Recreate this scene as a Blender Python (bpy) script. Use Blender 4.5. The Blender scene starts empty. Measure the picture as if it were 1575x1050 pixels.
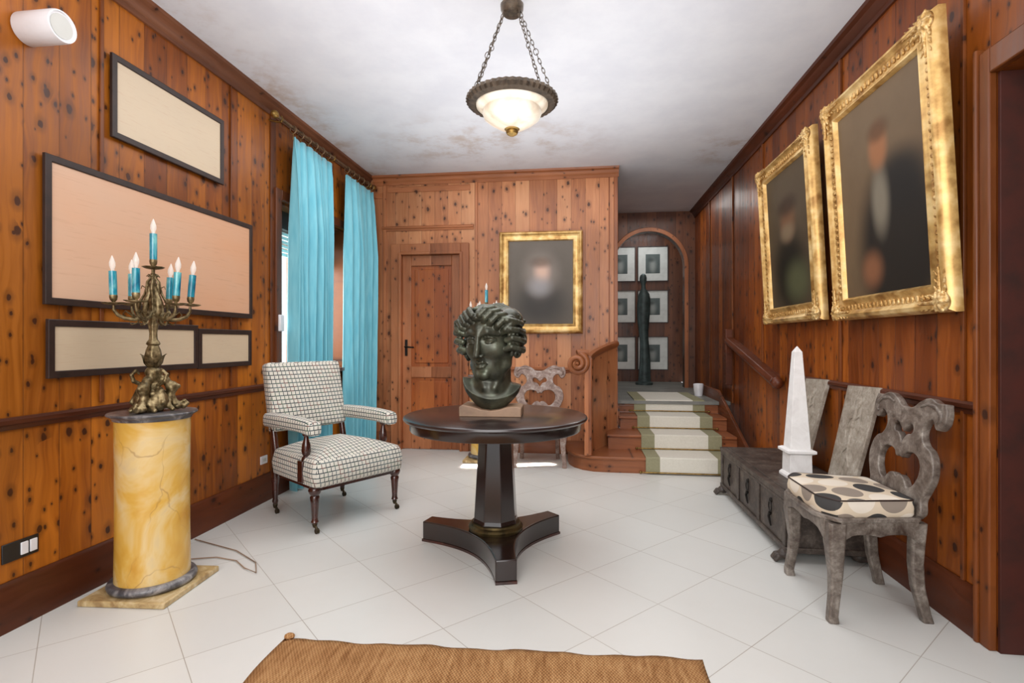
import bpy, bmesh, math, random
import numpy as np
from mathutils import Vector, Matrix, Euler
random.seed(7)
PI = math.pi
sc = bpy.context.scene
COL = sc.collection
# ---------------------------------------------------------------- camera facts (1575x1050 frame)
FPX, TH, CAMH = 820.0, math.radians(7.33), 1.2
CT, ST = math.cos(TH), math.sin(TH)
def on_x(u, y, X):
    """point of the plane x = X seen at picture point (u, y) -> (Y, Z)"""
    t = (u - 787.5) / FPX
    D = X / (-ST + t * CT)
    return D * (CT + t * ST), CAMH + (525 - y) * D / FPX
def on_y(u, y, Y):
    t = (u - 787.5) / FPX
    D = Y / (CT + t * ST)
    return D * (-ST + t * CT), CAMH + (525 - y) * D / FPX

# ---------------------------------------------------------------- materials
def lin(c):
    r = []
    for v in c:
        v = v / 255.0
        r.append(v / 12.92 if v <= .04045 else ((v + .055) / 1.055) ** 2.4)
    return (r[0], r[1], r[2], 1.0)
class NT:
    def __init__(s, name):
        s.m = bpy.data.materials.new(name); s.m.use_nodes = True
        s.t = s.m.node_tree; s.n = s.t.nodes; s.n.clear()
        s.out = s.n.new('ShaderNodeOutputMaterial'); s.b = s.n.new('ShaderNodeBsdfPrincipled')
        s.t.links.new(s.b.outputs[0], s.out.inputs[0])
    def new(s, typ, **kw):
        n = s.n.new(typ)
        for k, v in kw.items(): setattr(n, k, v)
        return n
    def set(s, sock, v):
        if isinstance(v, bpy.types.NodeSocket): s.t.links.new(v, sock)
        elif v is not None:
            sock.default_value = v
    def math(s, op, a, b=None, c=None, clamp=False):
        n = s.new('ShaderNodeMath', operation=op); n.use_clamp = clamp
        s.set(n.inputs[0], a)
        if b is not None: s.set(n.inputs[1], b)
        if c is not None: s.set(n.inputs[2], c)
        return n.outputs[0]
    def mix(s, f, a, b, mode='MIX'):
        n = s.new('ShaderNodeMix', data_type='RGBA', blend_type=mode)
        s.set(n.inputs[0], f); s.set(n.inputs[6], a); s.set(n.inputs[7], b)
        return n.outputs[2]
    def rng(s, v, a, b, c=0.0, d=1.0, smooth=True):
        n = s.new('ShaderNodeMapRange'); n.interpolation_type = 'SMOOTHSTEP' if smooth else 'LINEAR'
        s.set(n.inputs[0], v); s.set(n.inputs[1], a); s.set(n.inputs[2], b); s.set(n.inputs[3], c); s.set(n.inputs[4], d)
        return n.outputs[0]
    def obj(s):
        return s.new('ShaderNodeTexCoord').outputs['Object']
    def uv(s):
        return s.new('ShaderNodeTexCoord').outputs['UV']
    def sep(s, v):
        n = s.new('ShaderNodeSeparateXYZ'); s.set(n.inputs[0], v); return n.outputs
    def comb(s, x, y, z=0.0):
        n = s.new('ShaderNodeCombineXYZ'); s.set(n.inputs[0], x); s.set(n.inputs[1], y); s.set(n.inputs[2], z); return n.outputs[0]
    def scale(s, v, k):
        n = s.new('ShaderNodeVectorMath', operation='MULTIPLY'); s.set(n.inputs[0], v); n.inputs[1].default_value = k if isinstance(k, tuple) else (k, k, k); return n.outputs[0]
    def noise(s, vec, scale=5.0, detail=3.0, rough=.5, dist=0.0):
        n = s.new('ShaderNodeTexNoise'); s.set(n.inputs['Vector'], vec)
        n.inputs['Scale'].default_value = scale; n.inputs['Detail'].default_value = detail
        n.inputs['Roughness'].default_value = rough; n.inputs['Distortion'].default_value = dist
        return n.outputs[0]
    def ramp(s, v, stops, const=False):
        n = s.new('ShaderNodeValToRGB'); s.set(n.inputs[0], v); r = n.color_ramp
        if const: r.interpolation = 'CONSTANT'
        while len(r.elements) < len(stops): r.elements.new(.5)
        for e, (p, c) in zip(r.elements, stops): e.position = p; e.color = c
        return n.outputs[0]
    def fin(s, color=None, rough=.5, metal=0.0, bump=None, bs=.2, bd=.01, coat=0.0, spec=None, **kw):
        if color is not None: s.set(s.b.inputs['Base Color'], color)
        s.set(s.b.inputs['Roughness'], rough); s.set(s.b.inputs['Metallic'], metal)
        s.b.inputs['Coat Weight'].default_value = coat
        s.b.inputs['Coat Roughness'].default_value = .15
        if spec is not None: s.b.inputs['Specular IOR Level'].default_value = spec
        if bump is not None:
            n = s.new('ShaderNodeBump'); n.inputs['Strength'].default_value = bs; n.inputs['Distance'].default_value = bd
            s.set(n.inputs['Height'], bump); s.t.links.new(n.outputs[0], s.b.inputs['Normal'])
        for k, v in kw.items(): s.set(s.b.inputs[k.replace('_', ' ')], v)
        return s.m

def make_pine(name, pax, lax, width=.135, c_dark=(122, 62, 22), c_mid=(165, 90, 36), c_light=(196, 120, 55), knots=1.0, coat=.08, seam=.45, rough=.42, off=0.0):
    t = NT(name); o = t.sep(t.obj()); i = {'X': 0, 'Y': 1, 'Z': 2}
    P = t.math('ADD', o[i[pax]], off + 10.0); L = o[i[lax]]
    p = t.math('DIVIDE', P, width); fl = t.math('FLOOR', p); fr = t.math('FRACT', p)
    w = t.new('ShaderNodeTexWhiteNoise', noise_dimensions='1D'); t.set(w.inputs['W'], fl); rnd = w.outputs[0]
    L2 = t.math('ADD', L, t.math('MULTIPLY', rnd, 17.0))
    third = o[i[[a for a in 'XYZ' if a not in (pax, lax)][0]]]
    warp = t.noise(t.comb(t.math('MULTIPLY', P, 5.0), t.math('MULTIPLY', L2, 2.2), fl), 1.0, 2.0)
    g = t.noise(t.comb(t.math('ADD', t.math('MULTIPLY', P, 42.0), t.math('MULTIPLY', warp, 5.0)), t.math('MULTIPLY', L2, 1.6), t.math('MULTIPLY', third, 4.0)), 1.0, 4.0, .6)
    b = t.noise(t.comb(t.math('MULTIPLY', P, 5.0), t.math('MULTIPLY', L2, 1.1), fl), 1.0, 3.0, .55)
    v = t.math('ADD', t.math('ADD', t.math('MULTIPLY', rnd, .34), t.math('MULTIPLY', g, .45)), t.math('MULTIPLY', b, .47))
    col = t.ramp(v, [(.36, lin(c_dark)), (.6, lin(c_mid)), (.86, lin(c_light))])
    # knots
    def knot(sx, sz, r0, r1, pres, seed):
        vv = t.comb(t.math('ADD', t.math('MULTIPLY', P, sx), seed), t.math('MULTIPLY', L2, sz), 0.0)
        wp = t.new('ShaderNodeVectorMath', operation='ADD'); t.set(wp.inputs[0], vv)
        nz = t.new('ShaderNodeTexNoise'); t.set(nz.inputs['Vector'], vv); nz.inputs['Scale'].default_value = 4.0
        sc_ = t.new('ShaderNodeVectorMath', operation='SCALE'); t.set(sc_.inputs[0], nz.outputs[1]); sc_.inputs['Scale'].default_value = .12
        t.set(wp.inputs[1], sc_.outputs[0])
        vo = t.new('ShaderNodeTexVoronoi', voronoi_dimensions='2D', feature='F1'); t.set(vo.inputs['Vector'], wp.outputs[0]); vo.inputs['Scale'].default_value = 1.0
        s3 = t.new('ShaderNodeSeparateColor'); t.set(s3.inputs[0], vo.outputs['Color'])
        r = t.math('ADD', t.math('MULTIPLY', s3.outputs[0], r1 - r0), r0)
        here = t.math('LESS_THAN', s3.outputs[1], pres)
        k = t.math('MULTIPLY', t.rng(vo.outputs[0], r, t.math('MULTIPLY', r, .62), 0, 1), here)
        halo = t.math('MULTIPLY', t.rng(vo.outputs[0], t.math('MULTIPLY', r, 2.6), r, 0, 1), here)
        return k, halo
    k1, h1 = knot(9.0, 6.0, .05, .17, .55 * knots, 0.0)
    k2, h2 = knot(14.0, 9.0, .05, .13, .35 * knots, 7.3)
    kn = t.math('MAXIMUM', k1, k2); hl = t.math('MAXIMUM', h1, h2)
    col = t.mix(t.math('MULTIPLY', hl, .38), col, lin(tuple(int(x * .62) for x in c_dark)))
    col = t.mix(t.math('MULTIPLY', kn, .88), col, lin((44, 17, 7)))
    big = t.noise(t.comb(t.math('MULTIPLY', P, .8), t.math('MULTIPLY', L, .6), 0.0), 1.3, 3.0, .5)
    col = t.mix(t.rng(big, .38, .66, .0, .42), col, lin(tuple(int(x * .7) for x in c_dark)))
    e = t.math('MINIMUM', fr, t.math('SUBTRACT', 1.0, fr))
    sm = t.rng(e, .0, .028, 1, 0)
    col = t.mix(t.math('MULTIPLY', sm, seam), col, lin(tuple(int(x * .38) for x in c_dark)))
    hgt = t.math('SUBTRACT', t.math('SUBTRACT', t.math('MULTIPLY', g, .25), sm), t.math('MULTIPLY', kn, .3))
    return t.fin(col, rough=t.rng(g, .3, .7, rough - .05, rough + .1), bump=hgt, bs=.3, bd=.004, coat=coat, spec=.35)

def simple(name, c, rough=.5, metal=0.0, var=.12, scale=8.0, bs=.1, coat=0.0, **kw):
    t = NT(name); v = t.obj()
    n = t.noise(v, scale, 4.0, .6)
    c2 = tuple(max(0, int(x * (1 - var * 2))) for x in c)
    c3 = tuple(min(255, int(x * (1 + var))) for x in c)
    col = t.ramp(n, [(.3, lin(c2)), (.52, lin(c)), (.75, lin(c3))])
    return t.fin(col, rough, metal, bump=n, bs=bs, bd=.004, coat=coat, **kw)

M = {}
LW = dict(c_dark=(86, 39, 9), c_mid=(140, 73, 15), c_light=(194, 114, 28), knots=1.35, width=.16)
BW = dict(c_dark=(150, 90, 56), c_mid=(192, 126, 82), c_light=(214, 154, 108), coat=.1)  # same pine, the wash of light on the back wall mixed into its tint
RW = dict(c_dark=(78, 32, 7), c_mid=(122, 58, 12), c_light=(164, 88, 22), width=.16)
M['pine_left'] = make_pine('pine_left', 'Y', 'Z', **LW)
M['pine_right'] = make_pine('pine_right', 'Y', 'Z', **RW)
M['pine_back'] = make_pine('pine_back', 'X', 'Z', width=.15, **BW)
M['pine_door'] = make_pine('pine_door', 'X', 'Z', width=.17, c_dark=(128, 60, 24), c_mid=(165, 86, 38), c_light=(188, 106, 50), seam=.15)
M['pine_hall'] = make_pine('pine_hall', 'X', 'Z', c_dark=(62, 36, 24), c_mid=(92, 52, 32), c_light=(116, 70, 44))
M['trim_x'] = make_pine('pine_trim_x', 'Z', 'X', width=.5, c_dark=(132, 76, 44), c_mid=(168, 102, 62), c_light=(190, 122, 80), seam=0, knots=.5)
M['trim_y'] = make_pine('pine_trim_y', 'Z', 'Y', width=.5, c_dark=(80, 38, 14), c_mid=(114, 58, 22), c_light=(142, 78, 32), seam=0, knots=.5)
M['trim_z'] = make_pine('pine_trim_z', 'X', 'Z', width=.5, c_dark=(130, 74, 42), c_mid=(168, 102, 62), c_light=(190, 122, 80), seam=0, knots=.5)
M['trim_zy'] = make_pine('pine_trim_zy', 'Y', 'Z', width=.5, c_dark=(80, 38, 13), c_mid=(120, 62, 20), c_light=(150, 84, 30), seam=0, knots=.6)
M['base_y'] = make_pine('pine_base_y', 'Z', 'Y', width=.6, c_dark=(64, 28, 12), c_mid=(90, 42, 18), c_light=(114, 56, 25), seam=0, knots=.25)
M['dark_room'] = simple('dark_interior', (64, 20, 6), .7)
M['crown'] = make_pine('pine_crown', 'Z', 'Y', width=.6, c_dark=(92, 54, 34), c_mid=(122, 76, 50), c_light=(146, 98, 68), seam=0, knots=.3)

def m_floor():
    t = NT('white_diagonal_tiles'); o = t.obj()
    mp = t.new('ShaderNodeMapping'); t.set(mp.inputs[0], o)
    mp.inputs['Rotation'].default_value = (0, 0, math.radians(-46.2)); mp.inputs['Location'].default_value = (FLX, FLY, 0)
    br = t.new('ShaderNodeTexBrick'); t.set(br.inputs['Vector'], mp.outputs[0])
    br.inputs['Scale'].default_value = 1.0; br.inputs['Brick Width'].default_value = .4375; br.inputs['Row Height'].default_value = .4375
    br.inputs['Mortar Size'].default_value = .0019; br.inputs['Mortar Smooth'].default_value = .3; br.offset = 0.0
    br.inputs['Color1'].default_value = lin((216, 216, 211)); br.inputs['Color2'].default_value = lin((211, 211, 206)); br.inputs['Mortar'].default_value = lin((164, 157, 146))
    n = t.noise(o, 2.2, 5.0, .6)
    n2 = t.noise(o, 22.0, 4.0, .6)
    c = t.mix(t.rng(n, .35, .75, 0, .3), br.outputs[0], lin((204, 203, 197)))
    c = t.mix(t.rng(n2, .5, .85, 0, .03), c, lin((190, 184, 174)))
    return t.fin(c, rough=.3, spec=.45)
FLX, FLY = -.3, -.604
M['floor'] = m_floor()
def m_ceil():
    t = NT('white_plaster_ceiling'); o = t.obj(); s = t.sep(o)
    n = t.noise(o, 2.6, 6.0, .65); n2 = t.noise(o, 14, 5.0, .7)
    # brown damp stains along the window wall and beside the hall corner
    d1 = t.math('ABSOLUTE', t.math('ADD', s[0], 2.37))
    a = t.rng(d1, .5, .02, 0, 1)
    dd = t.math('SQRT', t.math('ADD', t.math('POWER', t.math('MULTIPLY', t.math('ADD', s[0], .9), .6), 2.0), t.math('POWER', t.math('SUBTRACT', s[1], 4.9), 2.0)))
    b = t.rng(dd, .9, .1, 0, .8)
    dr = t.math('SQRT', t.math('ADD', t.math('POWER', t.math('SUBTRACT', s[0], 1.55), 2.0), t.math('POWER', t.math('SUBTRACT', s[1], 5.3), 2.0)))
    b2 = t.rng(dr, .75, .05, 0, .9)
    st = t.math('MULTIPLY', t.math('MAXIMUM', t.math('MAXIMUM', a, b), b2), t.rng(t.math('ADD', n, t.math('MULTIPLY', n2, .3)), .6, .84, 0, .7))
    c = t.mix(t.rng(n, .3, .7, 0, 1), lin((218, 220, 224)), lin((208, 210, 216)))
    c = t.mix(st, c, lin((176, 148, 118)))
    return t.fin(c, rough=.85, bump=n2, bs=.05)
M['ceil'] = m_ceil()
M['stone'] = simple('grey_landing_stone', (120, 120, 114), .45, var=.1, scale=3)
M['white_plastic'] = simple('white_plastic', (225, 224, 226), .4, var=.02)
M['black_plastic'] = simple('black_plastic', (24, 22, 22), .4, var=.05)
M['dark_frame'] = simple('dark_brown_frame_wood', (44, 28, 22), .5, var=.12, scale=20)
M['mahogany'] = simple('dark_mahogany', (62, 28, 20), .22, var=.25, scale=7, coat=.6)
M['mahogany_table'] = simple('polished_table_mahogany', (34, 21, 18), .25, var=.2, scale=5, coat=.6)
M['table_top'] = simple('polished_dark_table_top', (44, 32, 30), .28, var=.15, scale=4, coat=.35)
M['brass'] = simple('aged_brass', (150, 120, 66), .4, metal=.9, var=.2, scale=20)
M['rod_metal'] = simple('tarnished_rod_brass', (120, 96, 70), .5, metal=.6, var=.2, scale=20)
M['brass_dull'] = simple('tarnished_brass_ring', (92, 78, 48), .45, metal=.8, var=.2, scale=20)
M['bronze_lamp'] = simple('dark_lamp_bronze', (74, 62, 50), .5, metal=.7, var=.2, scale=30)
M['caster'] = simple('blackened_brass_caster', (64, 54, 38), .4, metal=.8, var=.2, scale=30)
M['iron'] = simple('dark_iron', (40, 36, 33), .5, metal=.7, var=.2, scale=30)
def m_bronze():
    t = NT('green_black_bronze'); o = t.obj()
    n = t.noise(o, 9, 5, .6); n2 = t.noise(o, 40, 3, .6)
    c = t.ramp(n, [(.3, lin((46, 47, 39))), (.55, lin((78, 80, 66))), (.78, lin((112, 122, 102)))])
    return t.fin(c, rough=t.rng(n2, .3, .7, .3, .48), metal=.45, bump=n2, bs=.06, bd=.003, coat=.15)
M['bronze'] = m_bronze()
def m_gilt(name, c1, c2, c3, rough=.38, sc_=30, bs=.5, metal=.75):
    t = NT(name); o = t.obj()
    n = t.noise(o, sc_, 4, .6); n2 = t.noise(o, 6, 3, .5)
    v = t.math('ADD', t.math('MULTIPLY', n, .6), t.math('MULTIPLY', n2, .4))
    c = t.ramp(v, [(.36, lin(c1)), (.5, lin(c2)), (.66, lin(c3))])
    return t.fin(c, rough=t.rng(n, .3, .7, rough - .08, rough + .12), metal=metal, bump=n, bs=bs, bd=.004)
M['gilt'] = m_gilt('gold_leaf_frame', (158, 116, 60), (204, 164, 98), (232, 204, 146), metal=.5, sc_=12, bs=.2)
M['gilt_carved'] = m_gilt('gold_leaf_carved', (128, 90, 44), (196, 154, 88), (238, 214, 160), sc_=70, bs=.7, metal=.5)
M['ormolu'] = m_gilt('antique_gilt_bronze', (62, 52, 34), (122, 106, 74), (176, 158, 120), rough=.4, sc_=45, bs=.6)
def m_marble_y():
    t = NT('yellow_siena_marble'); o = t.obj(); s = t.sep(o)
    n = t.noise(o, 3.2, 4, .55, 1.2)
    vo = t.new('ShaderNodeTexVoronoi', feature='DISTANCE_TO_EDGE')
    wv = t.new('ShaderNodeVectorMath', operation='ADD'); t.set(wv.inputs[0], t.scale(o, (1.0, 1.0, .62)))
    nz = t.new('ShaderNodeTexNoise'); t.set(nz.inputs['Vector'], o); nz.inputs['Scale'].default_value = 4.0; nz.inputs['Detail'].default_value = 4
    s_ = t.new('ShaderNodeVectorMath', operation='SCALE'); t.set(s_.inputs[0], nz.outputs[1]); s_.inputs['Scale'].default_value = .16
    t.set(wv.inputs[1], s_.outputs[0]); t.set(vo.inputs['Vector'], wv.outputs[0]); vo.inputs['Scale'].default_value = 3.3
    c = t.ramp(n, [(.3, lin((198, 144, 42))), (.44, lin((212, 168, 78))), (.56, lin((218, 190, 132))), (.72, lin((196, 176, 144)))])
    vein = t.rng(vo.outputs[0], .0, .012, 1, 0)
    gate = t.rng(t.noise(o, 5, 2), .42, .62, 0, .5)
    c = t.mix(t.math('MULTIPLY', vein, gate), c, lin((140, 100, 60)))
    return t.fin(c, rough=.26, coat=.3)
M['siena'] = m_marble_y()
def m_marble_g(name, a, b, cc, rough=.35):
    t = NT(name); o = t.obj()
    n = t.noise(o, 9, 5, .65, 1.5)
    c = t.ramp(n, [(.32, lin(a)), (.5, lin(b)), (.68, lin(cc))])
    return t.fin(c, rough=rough)
M['grey_marble'] = m_marble_g('dark_grey_marble', (46, 46, 50), (84, 82, 84), (150, 146, 144), .3)
M['tan_marble'] = m_marble_g('tan_marble_slab', (140, 108, 66), (186, 160, 112), (214, 196, 158), .35)
M['white_marble'] = m_marble_g('white_marble', (226, 224, 222), (236, 235, 233), (242, 241, 240), .4)
M['plinth_wood'] = simple('pale_brown_plinth_wood', (150, 122, 98), .5, var=.12, scale=6)
def m_grey_wood(name, a, b, cc, rough=.45, metal=.0):
    t = NT(name); o = t.obj()
    n = t.noise(o, 12, 6, .7, .6); n2 = t.noise(o, 60, 4, .7)
    v = t.math('ADD', t.math('MULTIPLY', n, .7), t.math('MULTIPLY', n2, .3))
    c = t.ramp(v, [(.34, lin(a)), (.5, lin(b)), (.66, lin(cc))])
    return t.fin(c, rough=rough, metal=metal, bump=v, bs=.3, bd=.004)
M['silver_wood'] = m_grey_wood('worn_silvered_wood', (64, 50, 42), (112, 102, 93), (158, 150, 140), .4, .15)
M['cream_wood'] = m_grey_wood('worn_cream_painted_wood', (84, 56, 44), (144, 120, 108), (192, 180, 172), .45)
M['slab'] = m_grey_wood('pale_grey_carved_wood', (112, 100, 86), (150, 140, 126), (184, 176, 164), .6)
M['chest'] = m_grey_wood('old_dark_chest_wood', (34, 27, 23), (66, 56, 49), (102, 92, 82), .5)
def m_rug():
    t = NT('woven_jute'); s = t.sep(t.obj())
    a = t.math('SINE', t.math('MULTIPLY', s[0], 520.0)); b = t.math('SINE', t.math('MULTIPLY', s[1], 330.0))
    ab = t.math('MULTIPLY', a, b)
    n = t.noise(t.comb(t.math('MULTIPLY', s[0], 60.0), t.math('MULTIPLY', s[1], 8.0)), 1, 4, .6)
    n2 = t.noise(t.obj(), 4, 4, .6)
    v = t.math('ADD', t.math('ADD', t.math('MULTIPLY', ab, .12), t.math('MULTIPLY', n, .6)), t.math('MULTIPLY', n2, .35))
    c = t.ramp(v, [(.3, lin((130, 88, 52))), (.5, lin((172, 128, 84))), (.72, lin((200, 160, 112)))])
    return t.fin(c, rough=.95, bump=t.math('ADD', ab, n), bs=.6, bd=.004, spec=.1)
M['jute'] = m_rug()
def m_cloth(name, c, c2, rough=.8):
    t = NT(name); o = t.obj(); s = t.sep(o)
    n = t.noise(t.scale(o, (1, 1, .15)), 30, 3, .5)
    col = t.ramp(n, [(.3, lin(c2)), (.7, lin(c))])
    return t.fin(col, rough=rough, Sheen_Weight=.3, spec=.15)
M['curtain'] = m_cloth('sky_blue_curtain_cloth', (136, 206, 220), (112, 190, 208))
def m_check():
    t = NT('checked_upholstery'); s = t.sep(t.uv()); k = .029
    p = t.math('DIVIDE', s[0], k); q = t.math('DIVIDE', s[1], k)
    row = t.math('FLOOR', q)
    p = t.math('ADD', p, t.math('MULTIPLY', row, .18))
    fp = t.math('FRACT', p); fq = t.math('FRACT', q)
    lh = t.math('LESS_THAN', fq, .2)
    lv = t.math('MULTIPLY', t.math('LESS_THAN', fp, .17), t.math('LESS_THAN', fq, .95))
    line = t.math('MAXIMUM', lh, lv)
    w = t.new('ShaderNodeTexWhiteNoise', noise_dimensions='2D'); t.set(w.inputs['Vector'], t.comb(t.math('FLOOR', p), row))
    lc = t.ramp(w.outputs[0], [(0, lin((42, 56, 62))), (.45, lin((70, 88, 92))), (.7, lin((104, 66, 60))), (.82, lin((60, 84, 70)))], True)
    c = t.mix(line, lin((212, 208, 196)), lc)
    n = t.noise(t.uv(), 300, 2, .5)
    return t.fin(c, rough=.9, bump=n, bs=.15, bd=.002, Sheen_Weight=.2, spec=.15)
M['check'] = m_check()
def m_dots():
    t = NT('dotted_cushion_fabric'); s = t.sep(t.uv()); kx, ky = .138, .122
    q = t.math('DIVIDE', t.math('ADD', s[1], .02), ky); row = t.math('FLOOR', q)
    p = t.math('ADD', t.math('DIVIDE', s[0], kx), t.math('MULTIPLY', t.math('MODULO', t.math('ABSOLUTE', row), 2.0), .5))
    fx = t.math('MULTIPLY', t.math('SUBTRACT', t.math('FRACT', p), .5), kx)
    fy = t.math('MULTIPLY', t.math('SUBTRACT', t.math('FRACT', q), .5), ky)
    d = t.math('SQRT', t.math('ADD', t.math('POWER', fx, 2.0), t.math('POWER', fy, 2.0)))
    cell = t.math('ADD', t.math('FLOOR', p), t.math('MULTIPLY', row, 2.0))
    r = t.math('DIVIDE', t.math('MODULO', t.math('ADD', cell, 300.0), 3.0), 3.0)
    dc = t.ramp(t.math('ADD', r, .05), [(0, lin((66, 65, 64))), (.36, lin((226, 216, 200))), (.66, lin((146, 134, 122)))], True)
    c = t.mix(t.math('LESS_THAN', d, .0605), lin((214, 198, 174)), dc)
    return t.fin(c, rough=.8, spec=.2)
M['dots'] = m_dots()
def m_runner():
    t = NT('green_bordered_runner'); s = t.sep(t.obj())
    a = t.math('ABSOLUTE', t.math('SUBTRACT', s[0], .96))
    n = t.noise(t.obj(), 60, 3, .6)
    g = t.mix(n, lin((136, 133, 104)), lin((160, 156, 128))); w = t.mix(n, lin((206, 202, 188)), lin((226, 222, 210)))
    return t.fin(t.mix(t.math('GREATER_THAN', a, .25), w, g), rough=.95, bump=n, bs=.2, spec=.1)
M['runner'] = m_runner()
def m_alabaster():
    t = NT('cream_alabaster'); n = t.noise(t.obj(), 7, 5, .6, 1.0)
    c = t.ramp(n, [(.3, lin((196, 176, 150))), (.5, lin((222, 210, 190))), (.7, lin((236, 230, 216)))])
    t.fin(c, rough=.35, coat=.2, Emission_Strength=.10)
    t.set(t.b.inputs['Emission Color'], c); return t.m
M['alabaster'] = m_alabaster()
def m_sleeve():
    t = NT('turquoise_candle_sleeve'); n = t.noise(t.scale(t.obj(), (1, 1, .35)), 30, 3, .5, .5)
    c = t.ramp(n, [(.3, lin((12, 92, 120))), (.5, lin((36, 140, 160))), (.68, lin((120, 190, 190)))])
    return t.fin(c, rough=.25, coat=.4)
M['sleeve'] = m_sleeve()
def m_glass(name, c, rough=.05, tr=.7, em=0.0):
    t = NT(name); n = t.noise(t.obj(), 5, 2)
    t.fin(t.mix(n, lin(c), lin(tuple(min(255, x + 6) for x in c))), rough=rough, Transmission_Weight=tr, Emission_Strength=em)
    t.set(t.b.inputs['Emission Color'], lin(c)); return t.m
M['bulb'] = m_glass('frosted_bulb_glass', (240, 232, 224), .3, .55, .12)
M['pane'] = simple('window_glass', (240, 246, 248), .02, var=.01, bs=0.0, Alpha=.08)
M['mat_paper'] = simple('off_white_mount_board', (196, 196, 190), .8, var=.03)
M['green_sculpture'] = simple('grey_green_bronze', (58, 70, 68), .5, metal=.3, var=.2)
def m_print(name, top, bot, warm=.5):
    """faded pale sheet with faint horizontal lines"""
    t = NT(name); s = t.sep(t.uv())
    n = t.noise(t.scale(t.uv(), (2.0, 14.0, 1.0)), 3.0, 5, .65, .4)
    n2 = t.noise(t.uv(), 2.2, 3, .5)
    c = t.mix(t.math('ADD', t.math('MULTIPLY', n2, .9), t.math('MULTIPLY', s[0], .35), clamp=True), lin(top), lin(bot))
    c = t.mix(t.rng(n, .52, .75, 0, .35), c, lin((178, 132, 104)))
    return t.fin(c, rough=.5, coat=.15)
M['sheet_peach'] = m_print('faded_peach_sheet', (206, 178, 154), (216, 162, 124))
M['sheet_beige'] = m_print('faded_beige_sheet', (198, 180, 154), (208, 188, 158))
def m_paint(name, bg1, bg2, blobs):
    """painted picture: soft shapes on a dark ground; blobs (u, v, ru, rv, colour, softness, strength)"""
    t = NT(name); s = t.sep(t.uv())
    n = t.noise(t.uv(), 3, 4, .6)
    c = t.mix(t.math('ADD', t.math('MULTIPLY', n, .7), t.math('MULTIPLY', s[1], .4), clamp=True), lin(bg1), lin(bg2))
    for (u, v, ru, rv, col, soft, stg) in blobs:
        du = t.math('DIVIDE', t.math('SUBTRACT', s[0], u), ru); dv = t.math('DIVIDE', t.math('SUBTRACT', s[1], v), rv)
        d = t.math('SQRT', t.math('ADD', t.math('POWER', t.math('ABSOLUTE', du), 2.0), t.math('POWER', t.math('ABSOLUTE', dv), 2.0)))
        c = t.mix(t.rng(d, 1 + soft, max(0.0, 1 - soft), 0, stg), c, lin(col))
    return t.fin(c, rough=.55, bump=n, bs=.05, spec=.2)
M['portrait_coat'] = m_paint('portrait_of_figure_in_dark_coat', (84, 68, 50), (116, 96, 72), [
    (.66, .22, .42, .40, (26, 25, 23), .3, .96), (.72, .50, .24, .14, (28, 27, 25), .5, .9), (.50, .46, .09, .15, (128, 120, 104), .6, .85),
    (.36, .13, .11, .08, (136, 90, 62), .7, .8), (.50, .72, .10, .10, (150, 100, 66), .5, .92), (.51, .80, .11, .05, (84, 58, 36), .6, .8)])
M['portrait_green'] = m_paint('portrait_of_figure_in_green_dress', (58, 48, 36), (86, 72, 54), [
    (.5, .25, .36, .28, (20, 20, 14), .5, .95), (.5, .62, .16, .13, (112, 78, 54), .55, .85), (.48, .54, .15, .06, (120, 104, 82), .7, .8),
    (.66, .17, .24, .13, (82, 84, 58), .7, .8), (.5, .73, .2, .07, (44, 30, 20), .6, .8)])
M['portrait_grey'] = m_paint('small_portrait_grey_ground', (86, 80, 72), (108, 100, 92), [
    (.5, .25, .38, .25, (58, 56, 54), .6, .85), (.5, .6, .2, .2, (150, 138, 130), .9, .8), (.52, .63, .10, .11, (206, 172, 154), .8, .9), (.48, .45, .15, .10, (150, 148, 150), .8, .7),
    (.5, .74, .15, .06, (96, 80, 68), .7, .7)])
M['engraving'] = m_paint('grey_engraving', (60, 66, 64), (96, 104, 102), [(.5, .4, .2, .3, (150, 152, 146), .8, .7), (.4, .7, .2, .1, (40, 44, 42), .8, .6)])

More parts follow.
